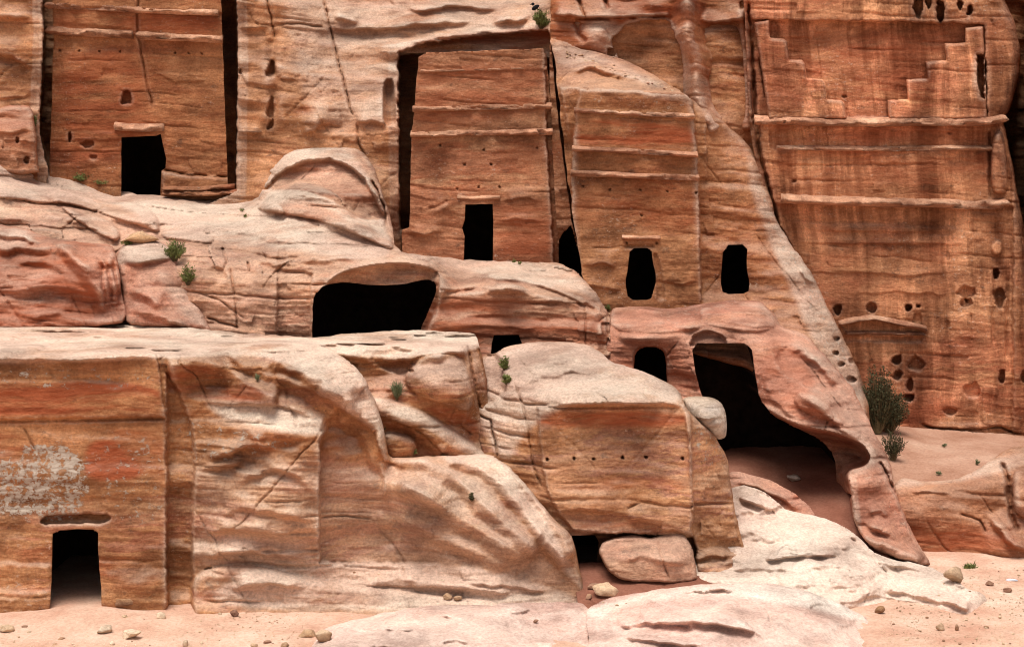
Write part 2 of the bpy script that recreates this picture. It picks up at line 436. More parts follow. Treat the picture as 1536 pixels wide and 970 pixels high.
# ------------------------------------------------------------------ materials
def lin(r, g, b):
    f = lambda c: (c/255/12.92) if c/255 <= .04045 else ((c/255+.055)/1.055)**2.4
    return (f(r), f(g), f(b), 1)
def rock_mat(name, stops, patch=None, pale=(.60,.475,.375), red=(.33,.085,.035), stain=(.50,.41,.33),
             contrast=0.7, streak=0.0, sscale=1.0, bump=0.85, tilt=(0.05, 0.0), seed=0.0, blotch=0.75, varnish=1.0):
    m = bpy.data.materials.new(name); m.use_nodes = True
    n = m.node_tree.nodes; l = m.node_tree.links; n.clear()
    out = n.new('ShaderNodeOutputMaterial'); bs = n.new('ShaderNodeBsdfPrincipled')
    bs.inputs['Roughness'].default_value = 0.95; bs.inputs['Specular IOR Level'].default_value = 0.12
    l.new(bs.outputs[0], out.inputs[0])
    geo = n.new('ShaderNodeNewGeometry')
    def vmap(src, scale, loc=(0,0,0), rot=(0,0,0)):
        mp = n.new('ShaderNodeMapping'); mp.inputs['Scale'].default_value = scale; mp.inputs['Location'].default_value = loc
        mp.inputs['Rotation'].default_value = rot
        l.new(src, mp.inputs['Vector']); return mp.outputs[0]
    def noise(vec, scale, detail=4, rough=.55, dist=0.0):
        t = n.new('ShaderNodeTexNoise'); t.inputs['Scale'].default_value = scale; t.inputs['Detail'].default_value = detail
        t.inputs['Roughness'].default_value = rough; t.inputs['Distortion'].default_value = dist
        l.new(vec, t.inputs['Vector']); return t.outputs[0]
    def ramp(fac, st, interp='LINEAR'):
        r = n.new('ShaderNodeValToRGB'); r.color_ramp.interpolation = interp
        e = r.color_ramp.elements
        while len(e) > 1: e.remove(e[-1])
        e[0].position = st[0][0]; e[0].color = (*st[0][1][:3], 1)
        for p, c in st[1:]:
            k = e.new(p); k.color = (*c[:3], 1)
        l.new(fac, r.inputs[0]); return r.outputs[0]
    def fr(fac, a, b):
        mr = n.new('ShaderNodeMapRange'); mr.inputs['From Min'].default_value = a; mr.inputs['From Max'].default_value = b
        mr.interpolation_type = 'SMOOTHSTEP'
        l.new(fac, mr.inputs['Value']); return mr.outputs[0]
    def mix(f, a, b, mode='MIX'):
        x = n.new('ShaderNodeMix'); x.data_type = 'RGBA'; x.blend_type = mode
        for i, v in ((0, f), (6, a), (7, b)):
            if isinstance(v, (float, int)): x.inputs[i].default_value = v
            elif isinstance(v, tuple): x.inputs[i].default_value = (*v[:3], 1)
            else: l.new(v, x.inputs[i])
        return x.outputs[2]
    def mth(op, a, b=0.0):
        x = n.new('ShaderNodeMath'); x.operation = op
        for i, v in ((0, a), (1, b)):
            if isinstance(v, (float, int)): x.inputs[i].default_value = v
            else: l.new(v, x.inputs[i])
        return x.outputs[0]
    pos = vmap(geo.outputs['Position'], (1, 1, 1), (seed*7.1, seed*3.3, 0), (tilt[1], tilt[0], 0))
    # warp
    wn = n.new('ShaderNodeTexNoise'); wn.inputs['Scale'].default_value = 0.22; wn.inputs['Detail'].default_value = 3
    l.new(pos, wn.inputs['Vector'])
    sub = n.new('ShaderNodeVectorMath'); sub.operation = 'SUBTRACT'; l.new(wn.outputs['Color'], sub.inputs[0]); sub.inputs[1].default_value = (.5, .5, .5)
    sc = n.new('ShaderNodeVectorMath'); sc.operation = 'SCALE'; l.new(sub.outputs[0], sc.inputs[0]); sc.inputs['Scale'].default_value = 0.9
    ad = n.new('ShaderNodeVectorMath'); ad.operation = 'ADD'; l.new(pos, ad.inputs[0]); l.new(sc.outputs[0], ad.inputs[1])
    wp = ad.outputs[0]
    s1 = noise(vmap(wp, (.13, .13, .75*sscale)), 1.0, 9, .66)
    col = ramp(fr(s1, .34, .66), stops)
    # second family of beds in another hue, patchy
    if patch:
        pm = noise(vmap(wp, (.16, .16, .3), (11, 3, 5)), 1.0, 6, .62)
        col = mix(mth('MULTIPLY', fr(pm, .42, .60), blotch), col, patch)
    # thin laminae
    s2 = noise(vmap(wp, (.8, .8, 7.0*sscale), (3, 1, 0), (0, .05, 0)), 1.0, 7, .72)
    s2b = noise(vmap(wp, (.8, .8, 6.0*sscale), (7, 5, 2), (0, .36, 0)), 1.0, 6, .70)
    s2c = noise(vmap(wp, (.8, .8, 6.0*sscale), (1, 9, 4), (0, -.27, 0)), 1.0, 6, .70)
    sel = noise(vmap(wp, (.2, .2, .55), (21, 3, 9)), 1.0, 3, .5)
    lm = n.new('ShaderNodeMix'); lm.data_type = 'FLOAT'; l.new(fr(sel, .52, .56), lm.inputs[0]); l.new(s2, lm.inputs[2]); l.new(s2b, lm.inputs[3])
    lm2 = n.new('ShaderNodeMix'); lm2.data_type = 'FLOAT'; l.new(fr(sel, .47, .43), lm2.inputs[0]); l.new(lm.outputs[0], lm2.inputs[2]); l.new(s2c, lm2.inputs[3])
    s2 = lm2.outputs[0]
    g = ramp(fr(s2, .32, .68), [(0, (.80, .77, .75)), (.5, (1, 1, 1)), (1, (1.16, 1.14, 1.12))])
    col = mix(0.9*contrast if contrast < 1.1 else 1.0, col, g, 'MULTIPLY')
    # weathering blotches, dark varnish and salt
    b1 = noise(vmap(wp, (.28, .28, .62), (5, 9, 2)), 1.0, 11, .70)
    g2 = ramp(fr(b1, .30, .72), [(0, (.45, .39, .37)), (.42, (1, 1, 1)), (1, (1.36, 1.34, 1.32))])
    col = mix(0.85, col, g2, 'MULTIPLY')
    mo = noise(vmap(pos, (.6, .6, .75), (31, 7, 3)), 1.0, 12, .72)
    col = mix(0.9, col, ramp(fr(mo, .33, .67), [(0, (.70, .64, .62)), (.5, (1, 1, 1)), (1, (1.28, 1.3, 1.32))]), 'MULTIPLY')
    sp = noise(pos, 13.0, 5, .7)
    g3 = ramp(fr(sp, .3, .7), [(0, (.60, .55, .53)), (.5, (1, 1, 1)), (1, (1.38, 1.38, 1.36))])
    col = mix(0.45, col, g3, 'MULTIPLY')
    # salt flecks
    fl = noise(vmap(pos, (1, 1, 1.7), (2, 2, 2)), 6.0, 8, .75)
    flm = mth('MULTIPLY', fr(fl, .56, .66), fr(noise(pos, .45, 5), .44, .62))
    col = mix(mth('MULTIPLY', flm, .5), col, tuple(pale))
    dk = noise(vmap(wp, (.7, .7, 1.0), (13, 4, 8)), 2.0, 10, .74)
    col = mix(mth('MULTIPLY', fr(dk, .575, .68), .6*varnish), col, (.09, .05, .035))
    if streak > 0:
        k1 = noise(vmap(wp, (1.4, 1.4, .04), (1, 7, 3)), 1.0, 6, .66)
        k2 = noise(vmap(pos, (.3, .3, .2), (9, 2, 1)), 1.0, 4, .6)
        k1 = mth('ADD', mth('MULTIPLY', mth('SUBTRACT', k1, .5), mth('MULTIPLY', fr(k2, .25, .65), 1.5)), .5)
        sk = ramp(fr(k1, .33, .68), [(0, (.48, .40, .36)), (.3, (.84, .80, .78)), (.52, (1, 1, 1)), (.7, (1.18, 1.2, 1.18)), (.85, (1.6, 1.7, 1.75))])
        col = mix(streak, col, sk, 'MULTIPLY')
    at = n.new('ShaderNodeAttribute'); at.attribute_name = 'mask'
    sx = n.new('ShaderNodeSeparateColor'); l.new(at.outputs['Color'], sx.inputs[0])
    # red iron bands
    rn = fr(noise(vmap(wp, (.3, .3, 2.2), (8, 8, 8)), 1.0, 6, .65), .34, .56)
    redc = mix(fr(s2, .3, .7), tuple(c*0.75 for c in red), tuple(c*1.35 for c in red))
    col = mix(mth('MULTIPLY', sx.outputs[1], rn), col, redc)
    # pale beds
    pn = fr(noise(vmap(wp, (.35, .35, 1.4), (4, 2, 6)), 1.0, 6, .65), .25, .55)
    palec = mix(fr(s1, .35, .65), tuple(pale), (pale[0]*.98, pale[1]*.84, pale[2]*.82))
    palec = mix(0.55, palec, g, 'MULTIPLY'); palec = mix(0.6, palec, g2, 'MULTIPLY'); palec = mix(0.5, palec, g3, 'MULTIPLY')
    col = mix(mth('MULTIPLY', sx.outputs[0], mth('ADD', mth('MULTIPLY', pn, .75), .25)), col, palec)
    # flaking lime / lichen
    wn2 = noise(vmap(pos, (1, 1, 1.2), (6, 1, 4)), 4.6, 9, .78)
    wn3 = mth('ADD', wn2, mth('MULTIPLY', sx.outputs[2], .135))
    wm = mth('MULTIPLY', fr(wn3, .60, .635), fr(sx.outputs[2], 0.02, .3))
    col = mix(mth('MULTIPLY', wm, .92), col, stain)
    l.new(col, bs.inputs['Base Color'])
    # fine relief
    bp = n.new('ShaderNodeBump'); bp.inputs['Strength'].default_value = bump; bp.inputs['Distance'].default_value = 0.13
    h = mth('ADD', mth('MULTIPLY', s2, .35), mth('MULTIPLY', fl, .8))
    h = mth('ADD', h, mth('MULTIPLY', noise(pos, 4.0, 6, .65), .8))
    h = mth('ADD', h, mth('MULTIPLY', wm, .12))
    l.new(h, bp.inputs['Height']); l.new(bp.outputs[0], bs.inputs['Normal'])
    return m
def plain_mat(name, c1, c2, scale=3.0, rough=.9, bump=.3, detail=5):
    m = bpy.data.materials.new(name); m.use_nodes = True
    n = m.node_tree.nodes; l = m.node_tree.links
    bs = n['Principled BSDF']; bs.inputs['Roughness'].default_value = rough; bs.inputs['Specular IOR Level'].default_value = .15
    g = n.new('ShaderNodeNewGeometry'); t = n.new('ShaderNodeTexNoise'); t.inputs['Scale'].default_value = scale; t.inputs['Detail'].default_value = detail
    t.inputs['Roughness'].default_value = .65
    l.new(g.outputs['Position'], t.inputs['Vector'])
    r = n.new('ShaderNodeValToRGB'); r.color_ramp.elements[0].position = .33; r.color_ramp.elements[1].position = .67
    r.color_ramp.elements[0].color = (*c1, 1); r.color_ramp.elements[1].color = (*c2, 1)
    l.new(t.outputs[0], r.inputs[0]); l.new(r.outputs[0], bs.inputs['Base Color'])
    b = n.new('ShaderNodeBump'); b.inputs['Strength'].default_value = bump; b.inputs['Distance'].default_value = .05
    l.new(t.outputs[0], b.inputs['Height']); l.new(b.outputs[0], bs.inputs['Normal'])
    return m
REDB, RUST, ORANGE, OCHRE, TAN, CREAM = (.19,.058,.028), (.30,.098,.042), (.40,.165,.068), (.47,.235,.10), (.52,.30,.155), (.62,.44,.29)
PINK, MAUVE, ROSE = (.56,.32,.23), (.27,.125,.095), (.50,.22,.15)
M = {}
M['facade'] = rock_mat('facade_sandstone', [(0, (.22,.066,.030)), (.3, (.31,.115,.05)), (.55, (.37,.155,.07)), (.75, (.29,.095,.04)), (1, (.43,.20,.095))], patch=(.36,.17,.08))
M['facade_red'] = rock_mat('red_sandstone', [(0, (.26,.088,.045)), (.3, (.34,.135,.07)), (.55, (.40,.175,.095)), (.75, (.34,.122,.06)), (1, (.46,.24,.13))], patch=(.36,.17,.09), seed=1)
M['big'] = rock_mat('streaked_sandstone', [(0, (.28,.09,.045)), (.3, (.36,.13,.066)), (.55, (.39,.155,.08)), (.75, (.33,.11,.055)), (1, (.43,.20,.10))], patch=(.42,.2,.10), streak=.9, seed=2, contrast=.6)
M['cliff'] = rock_mat('cliff_sandstone', [(0, (.27,.09,.042)), (.25, (.38,.165,.075)), (.5, (.44,.215,.105)), (.7, (.38,.16,.08)), (1, (.52,.31,.18))], patch=(.42,.20,.10), seed=3)
M['upper'] = M['facade']
M['mid'] = rock_mat('terrace_sandstone', [(0, (.34,.135,.075)), (.25, (.42,.20,.115)), (.5, (.49,.28,.175)), (.75, (.45,.22,.14)), (1, (.56,.38,.26))], patch=(.48,.27,.18), seed=5)
M['low'] = rock_mat('outcrop_sandstone', [(0, (.29,.095,.042)), (.25, (.38,.165,.075)), (.5, (.44,.215,.10)), (.72, (.37,.145,.08)), (1, (.50,.28,.155))], patch=(.42,.20,.09), seed=6, tilt=(.05, 0), pale=(.70,.57,.45))
M['block'] = rock_mat('ochre_sandstone', [(0, (.34,.13,.055)), (.2, (.42,.19,.085)), (.45, (.47,.24,.12)), (.6, (.32,.14,.09)), (.75, (.45,.215,.11)), (1, (.52,.31,.19))], patch=(.46,.24,.13), seed=7)
M['arch'] = rock_mat('rose_sandstone', [(0, (.30,.10,.06)), (.3, (.40,.16,.10)), (.55, (.44,.20,.12)), (.8, (.50,.26,.18)), (1, (.54,.32,.22))], patch=(.42,.18,.115), seed=8)
M['leftred'] = rock_mat('brick_red_sandstone', [(0, REDB), (.3, (.33,.11,.055)), (.55, (.42,.15,.08)), (.8, (.48,.22,.14)), (1, PINK)], patch=(.38,.13,.075), seed=9)
M['pale'] = rock_mat(varnish=.35, name='pale_sandstone', stops=[(0, (.53,.34,.27)), (.3, (.57,.42,.33)), (.6, (.61,.48,.385)), (.8, (.52,.345,.27)), (1, (.66,.55,.45))], patch=(.56,.385,.31), seed=10, contrast=.6, bump=.4, pale=(.64,.53,.435))
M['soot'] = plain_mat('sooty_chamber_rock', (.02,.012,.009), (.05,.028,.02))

# ================================================================== GROUND
def ground_sheet():
    xs = np.concatenate([np.linspace(-600, -26, 24)[:-1], np.arange(-26, 26, .13), np.linspace(26, 600, 24)])
    ys = np.concatenate([np.linspace(-300, 29, 16)[:-1], np.arange(29, 46, .13), np.linspace(46, 600, 20)])
    X, Y = np.meshgrid(xs, ys); x, y = X.ravel(), Y.ravel()
    z = 0.10*fbm(x*.25, y*.25, x*0+1.5, 3) + 0.035*fbm(x*1.3, y*1.3, x*0+4.5, 3)
    z += 0.018*fbm(x*5, y*5, x*0+7.5, 2)
    z += 0.25*np.exp(-((x+11.5)/1.6)**2-((y-37.2)/1.0)**2)*0.6
    z = np.where((abs(x) > 26) | (y < 29) | (y > 46), -0.02, z)
    ny, nx = X.shape
    idx = np.arange(nx*ny).reshape(ny, nx)
    F = np.stack([idx[:-1, :-1], idx[:-1, 1:], idx[1:, 1:], idx[1:, :-1]], -1).reshape(-1, 4)
    o = mesh_np('ground', np.stack([x, y, z], 1), F, M['sand']); link(o); tag(o, kind='structure')
    o['label'] = 'pinkish sandy ground strewn with grit in front of the rocks'
    return o
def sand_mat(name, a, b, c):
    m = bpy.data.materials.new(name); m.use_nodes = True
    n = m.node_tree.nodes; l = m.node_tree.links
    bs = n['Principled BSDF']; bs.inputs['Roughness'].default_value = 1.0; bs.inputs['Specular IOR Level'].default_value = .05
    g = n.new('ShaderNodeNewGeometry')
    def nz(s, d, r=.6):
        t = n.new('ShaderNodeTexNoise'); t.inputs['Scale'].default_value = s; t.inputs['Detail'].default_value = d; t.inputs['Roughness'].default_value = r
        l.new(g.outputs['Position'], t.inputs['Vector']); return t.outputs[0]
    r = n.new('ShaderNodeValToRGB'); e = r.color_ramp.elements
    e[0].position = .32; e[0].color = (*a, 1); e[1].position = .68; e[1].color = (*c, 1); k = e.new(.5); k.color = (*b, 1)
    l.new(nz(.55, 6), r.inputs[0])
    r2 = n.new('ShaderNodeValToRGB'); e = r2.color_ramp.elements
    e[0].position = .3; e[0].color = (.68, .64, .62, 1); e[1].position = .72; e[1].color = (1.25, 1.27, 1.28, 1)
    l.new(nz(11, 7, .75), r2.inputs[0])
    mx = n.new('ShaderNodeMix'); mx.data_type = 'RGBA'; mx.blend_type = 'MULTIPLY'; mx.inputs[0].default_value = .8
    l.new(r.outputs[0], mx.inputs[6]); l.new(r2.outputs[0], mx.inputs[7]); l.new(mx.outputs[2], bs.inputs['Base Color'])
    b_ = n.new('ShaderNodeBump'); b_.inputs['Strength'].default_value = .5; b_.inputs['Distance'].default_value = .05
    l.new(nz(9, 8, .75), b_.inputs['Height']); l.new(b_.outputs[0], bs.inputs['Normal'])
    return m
M['sand'] = sand_mat('pink_sand', (.50,.27,.185), (.60,.385,.28), (.68,.49,.375))
M['slopesand'] = sand_mat('brownish_sand', (.33,.17,.11), (.42,.24,.165), (.50,.32,.23))
M['redsand'] = sand_mat('red_sand', (.19,.075,.048), (.24,.10,.066), (.30,.14,.095))  # red sand darkened further; the cave floor's shade is put into its colour
ground_sheet()

# ================================================================== BACK CLIFF (structure)
R = Relief([(-90,-120),(1640,-120),(1640,420),(1240,420),(1150,300),(1000,200),(900,200),(880,420),(820,420),(590,400),(560,330),(380,310),(300,310),(120,300),(-90,280)],
  [(-60,-60,56),(-60,100,55.4),(-60,240,55),(55,-60,56.2),(55,100,55.6),(55,240,55.4),(370,-60,57),(370,100,56),(365,270,55.6),(395,120,55.6),
   (450,-60,58.5),(450,40,57),(440,150,55.4),(470,200,55),(520,-60,59.5),(530,20,58.4),(540,60,57.6),(560,140,56.2),(580,200,55.3),(540,215,55.2),(590,330,55.2),(585,395,55),
   (600,70,57.0),(700,-60,60),(700,20,58.8),(700,50,57.4),(820,40,57.2),(820,-60,60),(860,60,56.4),(860,-60,57.6),(900,-60,57),(950,80,56),(1060,-60,56),(1060,100,55.4),(1100,200,54.8),(1000,150,55.4),
   (1100,-60,56),(1200,200,58),(1500,-60,64),(1560,100,66),(1600,300,66),(1200,400,58),(830,400,58),(700,300,59),(650,390,59)], rough=1.5, seed=1, step=2.0)
R.noise(.35, .16, .035)
R.emboss([(62,-86),(352,-86),(356,60),(354,286),(300,310),(70,310),(74,255),(60,200),(66,60)], -9, 3)
R.emboss([(598,80),(640,64),(720,54),(820,46),(832,60),(850,200),(876,330),(876,425),(830,425),(600,345)], -1.3, 3)
R.emboss([(599,84),(640,82),(660,300),(640,345),(600,344)], -4, 3).emboss([(640,90),(826,90),(850,200),(876,330),(876,425),(640,425)], -4, 6)
# bedding ledges along the top and the slanting crack
R.lip([(470,38),(520,44),(600,38),(680,33),(740,28)], .45, 12, 5).lip([(735,33),(765,30),(800,29)], .7, 10, 6)
R.lip([(600,10),(640,14),(700,8),(760,14)], .45, 9, 5).lip([(500,22),(520,28),(540,33)], .5, 8, 8)
R.lip([(600,68),(640,58),(700,52),(760,48),(825,42)], .35, 10, 3)
R.crack([(484,-20),(492,30),(505,80),(520,140),(530,180)], 1.8, .5)
R.crack([(397,-10),(408,30),(412,60)], 2, .4).crack([(410,36),(450,37),(490,42)], 1.6, .3)
R.lip([(357,42),(380,42),(410,38)], .25, 12, 3).lip([(352,196),(372,198),(395,196)], .3, 14, 4)
R.bowl([(396,113),(403,98),(408,88),(413,94),(415,112),(406,117)], -.6, 5).bowl([(398,172),(404,150),(409,142),(412,160),(411,176),(404,178)], -.5, 5)
R.bowl([(398,196),(404,182),(411,178),(410,192)], -.4, 4).pit(361,107,2.5,5,.4)
R.bowl([(575,120),(590,117),(594,150),(596,188),(582,190),(574,182)], -.9, 9).lip([(530,183),(560,180),(590,190)], .35, 16, 4)
R.bump(475,178,26,14,.5,-30).lip([(455,200),(470,195),(482,183)], .35, 14, 4)
R.crack([(535,185),(538,215),(548,235)], 1.6, .3).crack([(413,40),(408,80),(414,130),(410,195)], 12, .35, 2, .15)
rgh = sstep(-20, 20, poly_sd(R.px, R.py, np.array([(420,40),(495,40),(525,180),(470,190),(430,120)])))
R.d += rgh*.16*(np.abs(fbm(R.px*.055, R.py*.07, R.px*0+5, 4, .65))-.2)
R.paint(0, [(480,-90),(830,-90),(825,45),(720,52),(600,70),(590,185),(480,190),(430,60),(420,-90)], .42, 30)
R.paint(1, [(600,62),(720,48),(826,40),(826,75),(640,80),(598,90)], .9, 8)
R.paint(1, [(500,-20),(760,-20),(760,34),(600,36),(520,30)], .35, 14)
R.lip([(-40,18),(10,22),(55,27)], .35, 10, 6).lip([(-40,76),(15,80),(50,100)], .4, 18, 6).lip([(-30,140),(20,146),(58,140)], .2, 14, 5)
cliff = R.build('cliff', M['cliff'], 6); tag(cliff, kind='structure')
cliff['label'] = 'natural sandstone cliff rising behind and above the carved tombs'

# eroded columns and hollow above the third tomb
R = Relief([(826,-80),(1116,-80),(1118,0),(1123,60),(1126,130),(1131,190),(1134,240),(1100,260),(1000,220),(900,170),(826,110)],
  [(830,-60,57),(830,60,56.2),(900,0,56.2),(900,60,55.8),(960,-60,57),(960,10,56),(960,90,55.8),(1000,0,56),(1030,-60,56.5),(1030,60,55.6),(1045,120,55.5),(1050,180,55.2),(1060,-60,57),(1090,40,56),(1095,120,55.8),(1100,200,55.2),(1120,0,56.2),(1122,120,55.8),(1130,220,55.3)], rough=1.2, seed=26)
R.lip([(826,20),(870,25),(930,26),(1012,22)], .7, 22, 5, .08).crack([(860,29),(900,28),(960,26),(1012,24)], 2.4, .5, .8)
R.ridge([(1030,-20),(1032,20),(1030,50),(1044,90),(1045,130),(1052,165),(1075,205)], 18, 1.9).bump(1033,48,24,22,.6).bump(1032,8,20,14,.5)
R.emboss([(937,38),(956,35),(967,33),(1004,31),(1011,52),(1020,68),(1024,102),(1024,150),(1000,150),(947,110),(928,88),(919,66),(919,57),(932,50)], -1.9, 4, smooth=True)
R.emboss([(944,42),(956,36),(962,45),(958,56),(945,52)], -.5, 3, smooth=True)
R.bowl([(1070,60),(1085,40),(1108,40),(1116,90),(1120,180),(1100,190),(1080,165),(1070,130),(1074,95)], -.9, 16)
R.crack([(1073,55),(1078,75),(1072,92),(1066,118),(1070,150),(1082,176)], 5, .7).ridge([(1112,10),(1117,90),(1122,200)], 8, .35)
R.lip([(1050,26),(1070,32),(1095,27),(1120,24)], .6, 18, 8, .1).pit(1113,9,3.5,6,.4).bump(1090,12,24,12,.4)
R.pit(917,79,7,6,1.2).bump(880,62,30,20,.5).bump(902,48,20,22,.35).crack([(866,-4),(873,14),(880,30)], 4, .5).crack([(865,30),(868,50),(880,64)], 6, .4).bump(985,6,26,9,.5).crack([(905,-5),(912,14)], 4, .4)
R.noise(.22, .13, .035)
R.paint(1, [(826,-80),(1130,-80),(1130,240),(826,100)], .45, 10).paint(1, [(930,30),(1020,25),(1026,150),(940,110)], .8, 8).paint(1, [(1075,60),(1126,60),(1126,200),(1085,180)], .5, 16)
R.paint(0, [(1030,120),(1060,120),(1085,180),(1120,215),(1090,215),(1040,165)], .15, 16).paint(0, [(880,30),(930,30),(925,80),(890,80)], .4, 16)
col = R.build('eroded_pillars', M['facade'], 3)
tag(col, 'wind-carved rock pillars and square dark hollow above the ribbed tomb', 'rock')
# neighbouring crag that closes the dark cleft on the right
R = Relief([(1542,-80),(1900,-80),(1900,720),(1556,720),(1552,400),(1540,330),(1538,200),(1537,90)], [(1545,-60,55),(1690,-60,54),(1550,300,53),(1690,300,52),(1560,680,52),(1690,680,51)], rough=1.5, seed=27, step=3)
R.noise(.3,.15,.04); crag = R.build('crag', M['facade'], 14); tag(crag, 'dark rock wall beyond the cleft beside the huge stepped facade', 'rock')
M['cornice'] = rock_mat('worn_moulding_sandstone', [(0, (.36,.16,.09)), (.4, (.46,.24,.15)), (.7, (.42,.20,.12)), (1, (.54,.33,.22))], patch=(.48,.27,.17), seed=14, streak=.5)
# ================================================================== mouldings
def cornice(parent, name, pts, d, h, out, mat, seed=0, label=None):
    """weathered half-round band swept along a facade"""
    pts = np.asarray(pts, float); segs = []
    for a, b in zip(pts[:-1], pts[1:]):
        k = max(2, int(np.hypot(*(b-a))/3)); segs += [a+(b-a)*i/k for i in range(k)]
    segs.append(pts[-1]); c = np.array(segs); n = len(c)
    prof = [(-.95, -.25), (-.62, .42), (-.15, .92), (.14, 1.0), (.34, .62), (.42, .2), (.5, -.25)]   # (up is -), out
    V = []
    dd = d(c[:, 0], c[:, 1]) if callable(d) else np.full(n, float(d))
    for j, (u, o_) in enumerate(prof):
        x = (c[:, 0]-CX)/FPX*dd; z = CAMZ-(c[:, 1]-HY)/FPX*dd
        e = fbm(x*.9+seed*5, x*0+j*.35, z*0+seed, 4, .62); e2 = fbm(x*2.6+seed*3, x*0+j*.8, z*0+3, 3, .6)
        chip = sstep(.10, .28, fbm(x*.55+seed*9, x*0+.2*j, z*0+seed*2, 4, .65))
        amt = np.clip(1+1.2*e, .3, 1.7)*(1-.75*chip)
        V.append(np.stack([x, dd-out*(o_*amt if o_ > 0 else o_)+.02*e2, z-u*h*(1+.25*e2)+.05*h*e], 1))
    m = len(prof); V = np.stack(V, 1).reshape(-1, 3)
    idx = np.arange(n*m).reshape(n, m)
    F = np.stack([idx[:-1, :-1], idx[1:, :-1], idx[1:, 1:], idx[:-1, 1:]], -1).reshape(-1, 4)
    caps = [list(idx[0]), list(idx[-1])[::-1]]
    ob = mesh_np(name, V-np.array(parent.location), [tuple(f) for f in F]+[tuple(k) for k in caps], mat, np.zeros((len(V), 3)), quads=False)
    link(ob, parent)
    if label: ob['label'] = label
    return ob

# ================================================================== TOMB 1 (upper left)
R = Relief([(77,-96),(328,-96),(334,60),(337,150),(342,278),(345,300),(75,300),(74,255),(78,150),(80,60)],
           [(77,-60,57.3),(328,-60,57.3),(78,270,56.6),(345,285,56.6)], rough=.7, sharp=True, seed=2)
R.flat[:] = .8
R.emboss([(60,-90),(345,-90),(345,18),(327,20),(205,15),(60,9)], .12, 3).emboss([(60,-90),(345,-90),(345,58),(333,59),(204,53),(60,48)], .10, 3)
R.hole([(182,206),(234,204),(241,201),(245,218),(249,238),(248,252),(242,256),(241,296),(182,294)], .7, 5, .8, .4)
R.crack([(207,-10),(206,40),(208,62),(215,95),(222,130),(231,170)], 1.5, .25)
R.emboss([(183,148),(186,138),(190,135),(195,138),(198,148),(197,156),(183,157)], -.45, 2.5, smooth=True)
R.pit(104.5,206,2.6,8,.5).pit(132,216,9,6,.3).pit(140,236,6,4,.15).bump(140,243,10,5,.1)
R.crack([(243,255),(280,262),(343,266)], 1.8, .35).emboss([(243,256),(345,267),(345,300),(243,300)], .3, 3)
R.emboss([(235,110),(303,112),(305,122),(262,124)], .06, 2).crack([(303,75),(303,120)], 1, .06)
for x_ in (90,119,149,180,263,283,303): R.pit(x_, 76+(x_-90)*.02, 1.6, 1.6, .2)
R.noise(.10, .07, .022, flatk=.45)
R.paint(1, [(80,70),(200,70),(230,190),(200,230),(90,250)], .55, 40).paint(1, [(80,12),(330,18),(330,58),(80,50)], .6, 10)
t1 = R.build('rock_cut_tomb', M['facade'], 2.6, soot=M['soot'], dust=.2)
tag(t1, 'tall flat tomb facade between two dark slots with wide broken doorway and small triangular niche', 'tomb')
dT1 = lambda x, y: 57.3-(y+60)*.7/330
cornice(t1, 'cornice', [(70,10),(140,13),(211,17),(270,19),(328,21)], lambda x, y: dT1(x, y)-.1, 0.21, 0.35, M['cornice'], 1)
cornice(t1, 'cornice', [(72,47),(140,51),(200,54)], lambda x, y: dT1(x, y)-.05, 0.24, 0.41, M['cornice'], 2)
cornice(t1, 'cornice', [(208,55),(270,58),(334,61)], lambda x, y: dT1(x, y)-.05, 0.24, 0.41, M['cornice'], 3)
cornice(t1, 'lintel', [(172,191),(190,193),(220,194),(246,193)], lambda x, y: dT1(x, y), 0.25, 0.38, M['cornice'], 4)
for i, (a, b, y0, dd) in enumerate([(246,352,284,56.2),(246,376,291,55.9)]):   # worn steps at the foot
    cornice(t1, 'step', [(a,y0),((a+b)/2,y0+1),(b,y0-3)], dd, .16, .5, M['facade_red'], 10+i)

# ================================================================== TOMB 2
R = Relief([(628,86),(640,79),(700,77),(760,75),(815,73),(819,80),(822,110),(827,160),(829,200),(833,290),(839,345),(838,395),(700,402),(604,400),(603,345),(614,341),(615,290),(617,200),(621,165),(626,110)],
           [(628,80,55.1),(818,75,55.1),(605,390,54.2),(836,390,54.2)], rough=.8, sharp=True, seed=3)
R.flat[:] = .75
R.emboss([(600,60),(840,60),(840,104),(820,105),(600,110)], .06, 3)
R.emboss([(600,60),(840,60),(840,160),(600,166)], .10, 3).emboss([(600,60),(840,60),(840,200),(600,203)], .10, 3)
R.emboss([(818,60),(828,60),(833,200),(840,400),(832,400),(826,300),(820,200)], -.55, 2.5)
R.hole([(698,307),(739,306),(740,346),(739,394),(696,391),(697,355),(693,342),(697,330)], .6, 4.5, .8, .5)
R.bump(655,265,14,35,-.18).bump(662,312,16,7,.15,-25).crack([(640,315),(660,308),(672,300)], 3, .12).bump(680,330,10,25,-.15)
R.lip([(610,344),(640,350),(670,346)], .15, 12, 4).lip([(745,300),(780,296),(815,300)], .12, 12, 3).lip([(745,330),(790,326),(820,332)], .12, 9, 3)
for x_, y_ in ((660,218),(697,247),(737,247),(686,283),(718,281),(749,281),(726,225),(806,222)): R.pit(x_, y_, 1.7, 1.7, .2)
R.noise(.10, .08, .025, flatk=.45)
R.paint(1, [(618,100),(825,95),(828,165),(616,205)], .45, 25).paint(1, [(740,310),(835,300),(835,390),(745,390)], .5, 25)
t2 = R.build('rock_cut_tomb', M['facade_red'], 2.2, soot=M['soot'])
tag(t2, 'tall tapering tomb facade with three thin cornices and narrow doorway on the upper terrace', 'tomb')
dT2 = lambda x, y: 55.1-(y-78)*.9/312
cornice(t2, 'cornice', [(631,108),(700,106),(760,105),(820,104)], lambda x, y: dT2(x, y)-.08, 0.14, 0.19, M['cornice'], 21)
